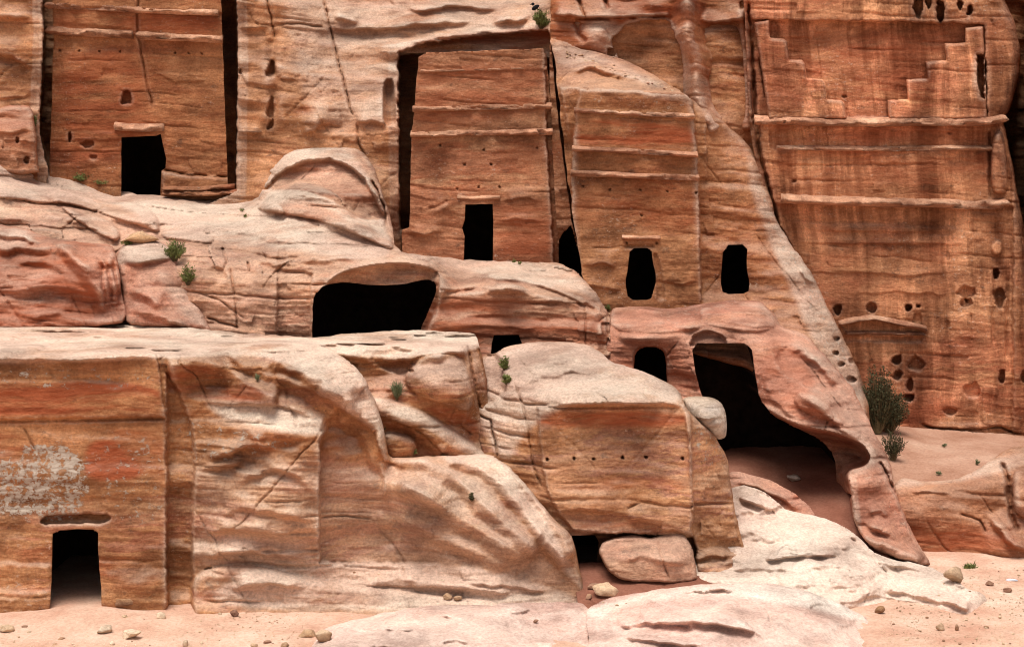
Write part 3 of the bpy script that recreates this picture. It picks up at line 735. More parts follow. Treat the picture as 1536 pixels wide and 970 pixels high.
cornice(t2, 'cornice', [(619,165),(690,163),(760,162),(828,160)], lambda x, y: dT2(x, y)-.12, 0.18, 0.30, M['cornice'], 22)
cornice(t2, 'cornice', [(616,203),(690,201),(760,200),(829,199)], lambda x, y: dT2(x, y)-.05, 0.19, 0.32, M['cornice'], 23)
cornice(t2, 'lintel', [(686,296),(710,298),(750,297)], lambda x, y: dT2(x, y), 0.14, 0.22, M['cornice'], 24)

# rock rib between tombs 2 and 3
R = Relief([(824,58),(829,90),(834,150),(841,210),(848,260),(854,310),(858,333),(862,350),(868,372),(874,412),(866,409),(852,400),(850,392),(838,392),(836,350),(832,290),(828,200),(824,120)],
           [(824,60,55.6),(830,200,54.9),(850,300,54.6),(840,390,54.4),(870,390,54.5)], rough=.8, seed=4)
R.hole([(837,388),(837,372),(839,358),(846,347),(856,338),(861,350),(867,372),(874,386),(876,416),(850,416)], .4, 3.5, .5, .5)
R.noise(.12, .08, .03)
rib = R.build('rock_rib', M['facade_red'], 2.5, soot=M['soot'])
tag(rib, 'thin slanting rock rib with black arched hole between two tomb facades', 'rock')

# ================================================================== TOMB 4 (large stepped facade on the right)
R = Relief([(1112,-80),(1500,-80),(1507,0),(1513,14),(1523,35),(1531,74),(1528,121),(1514,166),(1504,178),(1515,225),(1525,281),(1537,345),(1545,420),(1560,600),(1600,760),(1300,760),(1270,660),(1240,560),(1200,440),(1160,330),(1128,230),(1120,100)],
           [(1120,-60,54.6),(1500,-60,54.8),(1150,300,53.9),(1500,300,53.9),(1280,640,53.4),(1540,640,53.4),(1535,450,53.5)], rough=1.0, seed=5)
R.flat[:] = .7
R.round(16, .9, lambda x, y: sstep(1440, 1500, x))
R.emboss([(1128,30),(1420,34),(1476,38),(1481,176),(1128,178)], -.48, 4)         # sunken panel behind the steps
R.emboss([(1100,184),(1520,186),(1520,680),(1100,680)], -.15, 3).emboss([(1100,305),(1520,309),(1520,680),(1100,680)], -.15, 3)
R.emboss([(1466,82),(1475,82),(1477,147),(1472,146),(1467,120)], -1.2, 2.5)
R.emboss([(1155,196),(1486,196),(1486,224),(1155,224)], -.10, 3)
R.bowl([(1487,290),(1486,225),(1490,205),(1498,195),(1506,200),(1510,230),(1512,292)], .45, 10).crack([(1484,195),(1485,250),(1485,300)], 3, .35)
R.lip([(1175,343),(1250,344),(1340,347),(1450,345)], .10, 10, 2.5, wob=1).lip([(1180,362),(1260,364),(1360,363),(1470,366)], .13, 12, 3, wob=1)
R.lip([(1190,408),(1280,406),(1360,412),(1450,404)], .10, 10, 3)
R.crack([(1122,0),(1126,60),(1130,120),(1132,170),(1140,230),(1152,280),(1168,340),(1190,380)], 4, .9, 1.0, .02)
R.crack([(1140,85),(1145,120),(1150,150)], 2.5, .4).crack([(1395,246),(1250,248),(1170,249)], 1, .08)
for x_, y_, a, b, dp in ((1377,10,7,16,.8),(1411,18,6,17,.9),(1392,2,5,8,.5),(1440,8,4,8,.7),(1455,15,4,8,.8),
        (1257,466,5,9,.5),(1308,462,8,8,.4),(1362,461,5,5.5,.8),(1377,459,3.5,3,.4),(1345,540,8,7,.5),(1375,546,12,11,.3),(1346,563,7,8,.35),(1365,577,5,11,.45),(1363,596,8,6,.55),
        (1449,438,12,11,.3),(1448,455,10,7,.4),(1499,446,8,17,.4),(1503,565,5,10,.45),(1459,586,15,11,.2),(1424,616,11,6,.2),(1536,566,5,10,.4),(1494,408,5,7,.5),(1495,372,9,10,-.2),(1191,272,4,3,.2),(1266,145,4,2,.2),(1424,200,3,1.5,.2)):
    R.pit(x_, y_, a, b, dp)
# small pedimented niche low on the wall
R.emboss([(1262,487),(1308,478),(1372,491),(1384,500),(1272,500)], -.16, 2.5).emboss([(1366,491),(1372,470),(1381,472),(1384,492)], -.2, 3)
R.emboss([(1255,504),(1384,505),(1382,512),(1255,511)], -.12, 2.5)
R.crack([(1308,510),(1308,548)], 2.5, .06).lip([(1240,440),(1330,436),(1440,440)], .08, 10, 3)
R.crack([(1381,634),(1394,641),(1440,645),(1501,641),(1534,653)], 2.2, .5).lip([(1380,636),(1440,643),(1500,640),(1536,651)], .25, 10, 4)
R.crack([(1456,468),(1457,512)], 1.4, .12).crack([(1490,400),(1489,520)], 3, .15).crack([(1512,410),(1510,540)], 4, .2)
R.noise(.12, .06, .022, flatk=.45)
R.paint(1, [(1130,30),(1470,40),(1480,180),(1500,300),(1160,300)], .35, 30)
t4 = R.build('rock_cut_tomb', M['big'], 10, soot=M['soot'], edge=.4)
tag(t4, 'huge streaked tomb facade with two opposed flights of carved steps above heavy cornices', 'tomb')
dT4 = lambda x, y: 54.7-(y+60)*1.25/700
def crowstep(poly, n):
    Q = Relief(poly, [(1120,-60,54.6-.05),(1500,-60,54.8-.05),(1150,300,53.9-.05),(1500,300,53.9-.05),(1280,640,53.3)], rough=.7, sharp=True, seed=30+n)
    Q.flat[:] = .7; Q.round(4, .22)
    Q.emboss([(1466,82),(1475,82),(1477,147),(1472,146),(1467,120)], -1.2, 2.5)
    Q.noise(.10, .06, .022, flatk=.45)
    o = Q.build('crow_steps', M['big'], .9, parent=None); o.location = Vector(o.location)-t4.location; o.parent = t4
    return o
crowstep([(1131,33),(1154,30),(1155,57),(1176,58),(1181,63),(1184,89),(1203,90),(1208,95),(1211,117),(1233,119),(1238,124),(1241,149),(1263,150),(1268,156),(1271,179),(1152,179),(1146,130),(1139,87)], 0)
crowstep([(1448,42),(1475,39),(1477,87),(1481,179),(1333,179),(1331,150),(1361,149),(1359,119),(1392,118),(1388,92),(1420,91),(1417,65),(1448,64)], 1)
mb = M['big']
cornice(t4, 'cornice', [(1132,182),(1180,183),(1240,185),(1303,186),(1370,184),(1440,185),(1480,184),(1504,180)], lambda x, y: dT4(x, y)-.05, 0.25, 0.57, M['cornice'], 31)
cornice(t4, 'cornice', [(1165,223),(1250,224),(1340,225),(1420,223),(1487,224)], dT4, 0.15, 0.27, M['cornice'], 32)
cornice(t4, 'cornice', [(1171,300),(1230,302),(1290,304),(1330,306),(1390,306),(1450,309),(1490,309),(1505,306)], lambda x, y: dT4(x, y)+.0, 0.28, 0.62, M['cornice'], 33)
cornice(t4, 'pediment', [(1258,486),(1280,481),(1308,476),(1340,483),(1372,490),(1389,494)], lambda x, y: dT4(x, y)+.12, 0.16, 0.41, M['cornice'], 34, 'low triangular pediment over a walled niche')
cornice(t4, 'pediment_sill', [(1268,500),(1310,500),(1386,501)], lambda x, y: dT4(x, y)+.15, 0.10, 0.32, M['cornice'], 35)

# ================================================================== TOMB 3 with its side wall and sloping buttress
R = Relief([(823,56),(840,60),(865,71),(905,81),(935,89),(965,104),(1000,124),(1030,143),(1063,164),(1100,194),(1122,216),(1140,245),(1153,285),(1163,328),(1190,370),(1223,418),(1247,470),(1272,520),(1294,570),(1302,605),(1310,660),(1230,640),(1150,560),(1000,520),(890,500),(878,450),(874,412),(868,372),(862,340),(857,310),(851,260),(846,215),(838,150),(832,90)],
  [(826,62,55.2),(835,120,53.8),(845,200,53.2),(855,300,52.8),(870,400,52.6),(900,84,55),(900,120,53.3),(960,106,54.8),(960,125,53.2),(1020,140,54),(870,134,52.9),
   (950,200,52.5),(950,400,51.8),(900,445,51.7),(1000,445,51.6),(1060,180,53.4),(1095,205,54.2),(1128,240,54),(1100,260,53.2),(1145,300,53.6),(1100,340,52.6),(1060,300,52.9),(1060,440,52),(1130,360,52.5),(1160,380,52.6),
   (1130,440,51.8),(1180,400,52.3),(1200,450,51.4),(1220,430,52.2),(1160,470,51.2),(1240,500,51),(1265,520,51.4),(1285,570,50.8),(1230,540,49.8),(1250,600,49.3),(1295,610,49.8),(1000,500,50.5),(1100,500,50.3)], rough=1.4, seed=6)
R.round(10, .5, lambda x, y: sstep(1020, 1100, x))
fac = [(871,135),(950,138),(1028,142),(1038,150),(1041,175),(1045,232),(1048,268),(1051,402),(1052,470),(860,470),(866,420),(858,330),(857,262),(860,225),(863,168)]
R.plate(fac, [(870,135,52.5),(1040,150,52.5),(860,440,51.6),(1050,440,51.6)], 3, .8)
R.emboss([(840,130),(1060,140),(1060,176),(1041,175),(860,167),(840,166)], .05, 3).emboss([(840,130),(1060,140),(1060,232),(858,224)], .10, 3).emboss([(840,130),(1060,140),(1060,267),(858,261)], .10, 3)
R.lip([(845,108),(880,100),(920,108),(960,118),(1000,132)], .4, 14, 8)
R.hole([(945,372),(977,372),(979,392),(985,420),(980,438),(976,450),(943,450),(938,426),(942,400)], .55, 4.5, .8, .4, smooth=True)
R.hole([(1085,368),(1121,367),(1120,402),(1124,424),(1122,440),(1084,441),(1081,422)], .6, 4.5, .6, .4, smooth=True)
R.emboss([(940,366),(980,366),(981,371),(940,371)], -.15, 2).bowl([(978,380),(988,380),(1000,450),(985,452),(985,420)], -.15, 6)
for x_, y_ in ((875,279),(915,285),(960,285),(1001,287),(962,323),(1044,289),(940,364),(985,365)): R.pit(x_, y_, 1.7, 1.7, .2)
R.lip([(870,400),(900,392),(930,400)], .15, 14, 4).lip([(870,425),(900,430),(935,432)], .15, 12, 4).lip([(990,420),(1020,425),(1050,420)], .12, 12, 4)
R.lip([(1195,400),(1215,420),(1225,425)], .2, 12, 4)
for x_, y_, a in ((1255,508,5),(1253,529,5),(1262,546,5),(1278,541,6),(1277,570,7)): R.pit(x_, y_, a, a*.8, .35)
R.noise(.22, .10, .035, flatk=.3)
R.paint(1, [(860,180),(1042,185),(1045,228),(860,222)], .9, 14).paint(1, [(860,280),(1048,290),(1050,350),(860,340)], .3, 30)
R.paint(0, [(1120,225),(1160,320),(1225,420),(1290,570),(1300,640),(1240,560),(1190,440),(1150,350),(1125,280)], .55, 12)
R.paint(2, [(1125,235),(1160,320),(1225,420),(1290,570),(1300,640),(1250,560),(1200,440),(1155,350),(1130,280)], .30, 16)
R.paint(2, [(865,136),(1038,145),(1040,172),(862,166)], .15, 10).paint(0, [(825,58),(900,82),(1030,142),(1000,135),(900,105),(835,100)], .4, 12)
t3 = R.build('rock_cut_tomb', M['facade'], 3.5, soot=M['soot'])
tag(t3, 'tomb facade with three ribbed cornices beside a plain side doorway and long sloping buttress', 'tomb')
dT3 = lambda x, y: 52.5-(y-140)*.9/300
mf = M['facade']
cornice(t3, 'cornice', [(870,136),(920,138),(980,141),(1026,144)], lambda x, y: dT3(x, y), 0.12, 0.16, M['cornice'], 41)
cornice(t3, 'cornice', [(861,167),(920,170),(980,173),(1041,176)], lambda x, y: dT3(x, y)-.15, 0.16, 0.30, M['cornice'], 42)
cornice(t3, 'cornice', [(858,224),(920,226),(980,230),(1046,233)], lambda x, y: dT3(x, y)-.12, 0.16, 0.30, M['cornice'], 43)
cornice(t3, 'cornice', [(856,261),(920,263),(980,266),(1048,268)], lambda x, y: dT3(x, y)-.05, 0.18, 0.32, M['cornice'], 44)
cornice(t3, 'lintel', [(933,356),(960,358),(990,357)], lambda x, y: dT3(x, y), 0.12, 0.22, M['cornice'], 45)

# ================================================================== TERRACE with the wide cave and the low block tomb
R = Relief([(-80,222),(0,231),(30,238),(58,256),(110,266),(180,288),(240,294),(300,290),(370,288),(384,275),(396,240),(428,216),(480,207),(528,213),(558,243),(574,288),(588,335),(594,376),(640,384),(700,390),(770,392),(838,393),(866,408),(900,445),(916,475),(918,540),(905,570),(600,570),(200,560),(-80,540)],
  [(-60,232,55),(0,240,54.5),(60,264,56),(180,291,57),(300,294,57),(372,292,56.2),(0,280,52),(0,310,50.5),(100,300,53.5),(100,330,51),(200,310,54),(200,340,51),(300,320,54),(300,345,50.5),(400,335,51.5),(0,350,49.3),(230,375,49),(330,400,48.4),(330,490,47.5),(420,385,48.2),(440,480,47),(380,440,47.4),
   (560,375,49),(560,390,48),(640,398,48.6),(480,410,47.4),(470,360,49.5),(480,214,55.5),(430,240,54.6),(540,240,54.6),(565,300,52.8),(480,300,52),(400,285,54.5),(580,350,51.5),(480,335,51),(540,345,50.5),
   (660,400,51),(660,420,49),(700,396,53.5),(800,397,53.6),(760,403,51.5),(840,400,53),(660,450,48.5),(632,500,48.1),(760,430,48.6),(870,440,50),(880,465,48.9),(908,480,49.1),(780,530,48.3),(900,540,48.9),(-60,500,47),(200,500,47.5),(700,560,48.2),(500,560,46.8)], rough=1.4, seed=7)
R.round(7, .35, lambda x, y: np.ones_like(x))
# slabs of the sloping ledge
R.bowl([(-80,222),(0,228),(35,238),(58,258),(52,268),(0,263),(-80,260)], .5, 12)
R.bowl([(60,262),(130,270),(230,292),(300,300),(420,302),(430,326),(300,320),(235,312),(150,292),(80,282)], .4, 7)
R.bowl([(-80,264),(0,268),(60,275),(130,286),(200,302),(236,322),(241,349),(215,341),(150,319),(95,304),(60,306),(30,299),(-80,292)], .75, 10)
R.lip([(75,298),(110,305),(160,319),(215,339),(242,350)], .35, 14, 14, .06)
R.bowl([(88,308),(130,316),(170,333),(182,352),(176,363),(150,352),(115,331)], .7, 8).lip([(95,322),(120,334),(150,352),(175,364)], .25, 8, 10, .1)
R.bowl([(238,345),(300,347),(322,356),(318,366),(290,362),(245,358)], .35, 6).lip([(-60,292),(20,298),(60,306),(90,330),(100,350)], .3, 20, 16)
R.bump(40,335,60,20,.5).lip([(300,400),(335,396),(345,415),(320,440)], .2, 20, 6).bump(300,420,40,30,.25)
# rounded arch-fronted dome and the boulder before it
R.emboss([(396,284),(420,259),(450,243),(494,238),(524,249),(547,270),(564,296),(577,330),(540,330),(500,300),(455,290),(420,292)], -.55, 5)
R.lip([(396,283),(420,258),(450,242),(494,237),(524,248),(547,269),(564,295),(577,328)], .2, 14, 4, .05)
R.bowl([(382,314),(403,290),(428,277),(452,272),(490,280),(514,298),(532,320),(585,350),(593,378),(540,354),(480,331),(420,320)], 1.0, 16)
R.lip([(384,313),(430,318),(475,328),(520,346),(570,366)], .4, 22, 10, .1).lip([(500,290),(520,304),(530,325)], .2, 10, 6)
R.crack([(556,268),(566,285),(576,310),(580,340)], 2.2, .7)
R.lip([(430,396),(470,388),(520,385),(570,388)], .2, 20, 8)
R.emboss([(416,372),(428,370),(430,392),(416,394)], -.15, 2.5).emboss([(432,384),(478,388),(476,400),(434,396)], -.1, 3)
R.emboss([(416,402),(470,410),(466,430),(468,520),(416,520)], -.25, 3.5)
R.crack([(345,400),(352,440),(356,498)], 1.3, .25).crack([(300,440),(330,450),(370,480)], 1.2, .15).crack([(333,370),(341,392),(334,404)], 1.6, .3).crack([(371,392),(374,408)], 1.8, .3)
R.crack([(310,475),(335,485),(360,492)], 2, .3)
# wide cave
R.bowl([(484,428),(513,407),(558,397),(602,393),(642,400),(661,411),(659,440),(655,540),(478,540)], -1.5, 30)
R.hole([(468,530),(469,470),(471,442),(488,427),(515,423),(560,428),(604,427),(640,418),(654,424),(654,440),(641,470),(629,497),(628,530)], .3, 5, -1, .6, smooth=True)
R.emboss([(640,398),(690,400),(850,432),(900,462),(905,475),(890,462),(840,440),(690,432),(664,440)], .15, 6)
# carved block face with its low door
R.lip([(690,420),(740,415),(800,422),(850,440),(893,463)], .45, 16, 6).lip([(655,432),(700,432),(720,428)], .3, 14, 4)
R.plate([(668,440),(760,436),(850,448),(897,470),(900,560),(640,560),(636,500)], [(660,440,48.7),(890,460,49.0),(640,540,48.2),(900,540,48.6)], 8, .8)
R.crack([(877,455),(878,500),(879,530)], 1.5, .18).crack([(910,470),(914,530)], 2, .3)
R.hole([(741,503),(778,502),(783,515),(785,560),(733,560),(738,515)], .5, 3.5, .6, .3)
R.lip([(640,470),(720,474),(800,466),(870,476)], .1, 14, 4).lip([(640,490),(720,488),(820,492)], .1, 14, 4)
R.noise(.32, .24, .05, flatk=.3, blocks=.3, cracks=.17)
R.paint(0, [(-80,225),(60,258),(240,294),(370,290),(430,216),(530,213),(592,376),(560,392),(420,372),(330,365),(240,350),(180,300),(-80,292)], .75, 14)
R.paint(0, [(594,378),(838,393),(895,445),(850,432),(690,405),(640,392)], .5, 10).paint(1, [(640,440),(900,455),(915,540),(630,540)], .7, 16)
R.paint(0, [(400,286),(420,260),(450,244),(494,239),(524,250),(547,271),(564,297),(577,330),(540,330),(500,302),(455,284)], 0.0, 4).paint(1, [(415,262),(450,245),(494,240),(524,251),(575,320),(480,278)], .35, 10)
R.paint(0, [(440,300),(480,306),(540,340),(500,335),(400,322),(400,312)], .1, 10)
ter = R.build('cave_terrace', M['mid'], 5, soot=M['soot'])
tag(ter, 'pale sloping rock terrace with wide black cave mouth and square-cut block with low door', 'rock terrace')

# ================================================================== ARCHED CAVE MASS
R = Relief([(908,462),(960,457),(1010,461),(1045,457),(1100,449),(1140,450),(1161,468),(1172,491),(1205,497),(1240,535),(1285,590),(1311,648),(1334,688),(1344,740),(1361,780),(1378,818),(1398,845),(1380,848),(1352,840),(1315,827),(1294,807),(1284,785),(1273,760),(1278,738),(1230,745),(1150,730),(1060,705),(905,610)],
  [(915,464,51.3),(1000,464,51.2),(1100,454,51),(1145,456,50.8),(920,490,49.4),(990,485,49),(1050,475,49.4),(1100,475,48.7),(1140,480,48.5),(1165,490,49),(925,530,49),(1010,530,48.4),(1020,600,48.1),(1100,505,47.8),
   (1150,540,46.8),(1190,520,47.6),(1200,560,46.4),(1240,550,47.6),(1150,600,46),(1200,610,45.2),(1250,600,46.2),(1280,605,47),(1240,640,44.6),(1290,650,44.8),(1325,690,44.6),(1310,720,43.4),(1280,720,43.3),(1340,760,43.4),(1290,770,42.8),(1330,800,42.4),(1370,815,42.8),(1392,843,42.2),(1330,832,41.8),(1360,838,41.8)], rough=1.4, seed=8)
R.round(5, .3)
R.bowl([(912,465),(960,460),(1030,464),(1046,478),(1040,496),(990,500),(930,498),(914,485)], .25, 12).bowl([(1046,462),(1100,452),(1140,453),(1160,470),(1165,492),(1130,500),(1085,492),(1055,486)], .28, 12)
R.emboss([(1162,524),(1190,520),(1225,545),(1262,588),(1235,584),(1200,570),(1175,556)], -.45, 14, smooth=True).bowl([(1188,600),(1200,586),(1225,592),(1255,618),(1270,640),(1235,628),(1205,618)], .35, 10)
R.lip([(918,505),(960,506),(1010,504),(1040,500)], .35, 20, 10).lip([(1000,488),(1035,490),(1060,484)], .3, 12, 6)
R.bowl([(948,610),(949,535),(954,523),(966,518),(984,518),(997,524),(1001,540),(1004,610)], -.25, 4)
R.hole([(950,610),(951,536),(956,525),(967,520),(984,520),(995,526),(999,540),(1002,610)], .5, 4, .8, .3, smooth=True)
# big cave: vault, lit right-hand wall, black depth
R.emboss([(1036,514),(1040,502),(1055,497),(1072,498),(1088,508),(1090,516),(1036,520)], -.5, 4, smooth=True)
R.bowl([(1150,612),(1164,622),(1200,638),(1253,648),(1292,663),(1307,684),(1300,699),(1271,708),(1278,738),(1290,900),(1080,900),(1100,640)], -4.2, 30)
R.hole([(1037,515),(1080,515),(1127,515),(1132,556),(1139,598),(1160,624),(1196,642),(1230,658),(1252,682),(1256,735),(1256,790),(1080,790),(1070,640),(1045,570)], .4, 4, -1, .4, smooth=True)
R.lip([(1165,522),(1195,524),(1225,542),(1262,582)], .3, 14, 14).lip([(1190,590),(1220,600),(1260,640),(1300,665)], .4, 30, 10)
R.bump(1220,600,26,14,.4,35).lip([(1140,560),(1160,600),(1200,632)], .2, 20, 6)
R.crack([(1318,690),(1332,715),(1345,742)], 3.5, .6).bump(1300,720,22,16,.3)
R.lip([(1296,783),(1325,795),(1355,812)], .5, 14, 8).lip([(1292,803),(1320,812),(1360,828),(1385,842)], .45, 10, 16, .1).lip([(1300,770),(1320,765),(1335,775)], .3, 10, 8)
R.noise(.26, .16, .045, blocks=.24, cracks=.15)
R.paint(1, [(1145,500),(1240,540),(1300,660),(1200,640),(1150,600)], .5, 20).paint(1, [(930,505),(1000,510),(1040,560),(1040,600),(930,590)], .45, 14)
R.paint(0, [(1180,498),(1245,540),(1310,650),(1340,720),(1310,700),(1270,640),(1210,590),(1230,570)], .35, 20)
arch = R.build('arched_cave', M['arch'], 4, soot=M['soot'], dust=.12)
tag(arch, 'rose-coloured rock mass with small arched opening and large gaping cave below the tombs', 'rock cave')

# cave floor and the two sandy shelves
def shelf(name, label, poly, ctrl, mat, seed, thick=1.0, nz=(.06,.02,.03)):
    Q = Relief(poly, ctrl, rough=1.0, seed=seed); Q.noise(*nz); o = Q.build(name, mat, thick)
    tag(o, kind='structure'); o['label'] = label; return o
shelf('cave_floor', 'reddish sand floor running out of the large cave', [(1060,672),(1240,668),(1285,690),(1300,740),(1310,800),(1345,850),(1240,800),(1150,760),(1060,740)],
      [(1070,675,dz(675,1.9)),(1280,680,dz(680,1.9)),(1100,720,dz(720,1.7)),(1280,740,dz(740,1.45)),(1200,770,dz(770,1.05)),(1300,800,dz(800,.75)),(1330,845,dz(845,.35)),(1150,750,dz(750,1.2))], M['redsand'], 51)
shelf('sand_slope', 'sandy rubble slope at the foot of the large stepped facade', [(1290,618),(1350,640),(1440,646),(1560,655),(1800,655),(1800,720),(1520,700),(1440,728),(1380,735),(1330,735),(1290,690)],
      [(1300,625,53.2),(1400,645,53.2),(1540,655,53.2),(1340,680,48.5),(1400,690,48),(1460,680,49),(1340,725,45.8),(1400,726,45.7),(1460,718,45.9),(1540,690,47.2)], M['slopesand'], 52, nz=(.16,.06,.05))

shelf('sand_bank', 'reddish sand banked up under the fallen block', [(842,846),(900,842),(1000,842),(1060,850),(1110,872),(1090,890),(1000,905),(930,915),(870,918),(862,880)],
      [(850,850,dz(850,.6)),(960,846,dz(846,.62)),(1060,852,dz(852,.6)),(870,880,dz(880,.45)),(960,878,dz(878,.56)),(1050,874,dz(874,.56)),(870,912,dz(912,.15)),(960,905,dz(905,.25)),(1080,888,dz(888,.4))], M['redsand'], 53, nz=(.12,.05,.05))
# ================================================================== RIGHT BLOCK
R = Relief([(1338,716),(1400,722),(1436,718),(1470,702),(1488,688),(1512,672),(1560,664),(1780,655),(1780,870),(1560,860),(1500,855),(1470,855),(1430,855),(1396,858),(1370,845),(1345,780)],
  [(1345,722,45.2),(1400,726,44.9),(1440,722,44.8),(1480,700,45.2),(1530,680,46),(1345,740,44.5),(1400,745,44.1),(1450,745,44.1),(1480,730,44.2),(1350,790,44.2),(1400,800,43.95),(1440,810,43.9),(1400,842,43.9),(1470,832,43.7),(1500,770,44.1),(1520,740,44.4),(1540,830,43.4),(1510,815,43.3),(1620,750,44),(1750,680,45),(1750,850,43)], rough=1.2, seed=9)
R.round(8, .3)
R.crack([(1500,690),(1513,720),(1516,770),(1528,800)], 6, .6).bowl([(1518,708),(1535,700),(1560,705),(1570,770),(1536,778),(1520,765)], .5, 10).crack([(1440,770),(1470,780),(1480,800)], 2, .2)
R.lip([(1480,770),(1500,790),(1520,815),(1560,830)], .4, 18, 8).lip([(1350,735),(1400,738),(1450,735)], .12, 10, 4)
R.noise(.22, .10, .035)
R.paint(1, [(1340,790),(1520,800),(1520,845),(1340,845)], .7, 22).paint(0, [(1340,716),(1490,690),(1560,665),(1560,690),(1480,715),(1345,732)], .5, 10)
rb = R.build('rock_block', M['facade_red'], .6, dust=.2)
tag(rb, 'low rounded red-brown rock bench below the sandy slope at the cliff foot', 'rock')

# ================================================================== LEFT ROCKS ON THE FLAT ROOF
R = Relief([(-80,318),(0,336),(40,343),(78,358),(130,364),(168,367),(174,380),(178,400),(184,440),(193,482),(150,490),(60,492),(-80,496)],
  [(-60,335,49.5),(0,342,49),(60,358,48.3),(150,370,48),(0,380,47.4),(80,385,47.3),(150,380,47.4),(0,440,46.4),(90,430,46.7),(130,450,46.2),(175,420,47),(185,475,46.6),(0,485,46),(100,485,45.8),(160,485,46)], rough=1.5, seed=10)
R.round(8, .4)
R.lip([(-40,375),(20,368),(60,372),(110,380)], .4, 16, 10).lip([(80,362),(110,380),(130,400),(150,420)], .35, 10, 12).lip([(-40,352),(20,352),(70,365)], .4, 10, 8)
R.lip([(-30,440),(40,430),(100,425),(140,440)], .35, 26, 12).lip([(30,480),(80,470),(115,460)], .3, 18, 8).lip([(10,395),(60,390),(110,410)], .3, 18, 8)
for x_, w_ in ((156,5),(165,6),(176,5)): R.crack([(x_-8,380),(x_-2,420),(x_+6,472)], w_, .30, 2.0, .3)
R.lip([(84,362),(105,380),(130,408),(152,440),(158,470)], .35, 12, 14, .1)
R.noise(.3, .22, .045)
R.paint(1, [(-80,380),(90,380),(150,430),(150,485),(-80,490)], .8, 20).paint(0, [(-80,325),(60,350),(30,375),(-80,365)], .35, 10)
lr = R.build('red_boulder', M['leftred'], 2.5)
tag(lr, 'large brick-red eroded rock with fluted right edge standing on the flat pale roof', 'rock')
R = Relief([(170,392),(176,376),(186,366),(212,360),(235,360),(258,372),(266,380),(270,398),(284,430),(300,462),(314,490),(316,497),(280,496),(230,490),(190,488),(184,455),(178,410)],
  [(180,378,48.6),(230,365,48.8),(262,382,48.4),(200,385,47.7),(250,392,47.7),(200,430,47.2),(250,430,47),(285,450,47.3),(210,480,46.2),(260,480,46.2),(305,490,46.6),(190,484,46.3)], rough=1.4, seed=11)
R.round(9, .5); R.lip([(174,386),(200,392),(235,390),(264,382)], .35, 12, 7).lip([(190,430),(220,440),(250,465)], .4, 20, 14).lip([(190,462),(230,470),(260,480),(295,488)], .35, 10, 10)
R.noise(.2, .1, .035); R.paint(0, [(170,395),(186,366),(235,360),(268,380),(240,392),(200,395)], .85, 8).paint(0, [(230,400),(280,430),(310,490),(270,470)], .35, 16)
r2 = R.build('leaning_boulder', M['arch'], 2.0)
tag(r2, 'mauve-pink boulder with flat capstone leaning right beside green shrubs', 'rock')

# ================================================================== LOW OUTCROP (front left)
R = Relief([(-90,500),(-40,490),(0,487),(60,484),(130,486),(200,482),(260,488),(350,499),(420,503),(462,506),(488,521),(520,538),(545,562),(560,595),(572,630),(580,665),(584,687),(610,686),(650,684),(700,682),(736,680),(760,697),(786,722),(808,750),(832,780),(856,800),(863,818),(869,850),(877,885),(882,905),(870,935),(780,935),(545,930),(250,930),(0,935),(-90,940)],
  [(-60,560,38.4),(-60,920,37.8),(120,700,38.1),(240,560,38.4),(240,905,37.9),
   (300,540,39.2),(300,580,38.9),(300,640,38.5),(380,540,39.5),(380,600,38.6),(400,640,38.1),(380,720,38.0),(300,760,38.1),(470,640,38.1),(475,720,38.0),(475,830,38.1),(400,780,37.7),
   (300,850,38.1),(400,850,38.1),(440,530,40),(500,560,39.3),(540,590,39.1),(520,640,38.7),(560,620,39.0),(575,640,39.2),(590,692,39.3),(650,688,39.7),(720,684,40.2),
   (560,690,38.6),(600,720,38.5),(560,800,38.5),(650,720,38.7),(700,720,39.4),(740,720,39.2),(700,770,38.6),(650,800,38.4),(790,760,39.2),(760,790,38.6),(830,800,38.8),(830,840,38.4),(860,840,38.3),
   (760,850,38.2),(600,850,38.3),(500,850,38.3),(868,890,38.2),(780,890,38.0),(700,905,37.8),(550,900,37.8),(400,905,37.9),(300,908,37.9)], rough=1.4, seed=12)
R.round(8, .45, lambda x, y: sstep(480, 520, x)*sstep(512, 545, y))
fac = [(-100,540),(0,540),(120,541),(238,535),(246,560),(248,700),(251,940),(-100,950)]
R.plate(fac, [(-60,545,38.5),(240,545,38.5),(-60,920,37.7),(250,910,37.7)], 4, .75)
R.emboss([(-100,530),(234,530),(240,560),(247,624),(0,628),(-100,628)], .16, 3.5)          # fascia
R.crack([(-60,632),(0,632),(120,630),(246,628)], 3, .12, .6, 0)
R.emboss([(251,560),(270,590),(288,640),(292,700),(288,800),(290,930),(251,930)], -.42, 7)    # slot at the corner
R.emboss([(62,778),(70,773),(100,771),(155,770),(166,773),(165,781),(155,784),(70,786),(62,784)], -.40, 3, smooth=True)
R.hole([(79,800),(90,795),(118,793),(140,794),(147,799),(147,815),(149,850),(152,885),(153,935),(72,935),(76,900),(78,850)], .7, 5, .9, .4)
R.crack([(36,640),(53,676)], 1.4, .1)
R.bump(205,880,40,22,.25).emboss([(-100,845),(76,845),(78,960),(-100,960)], .10, 10)
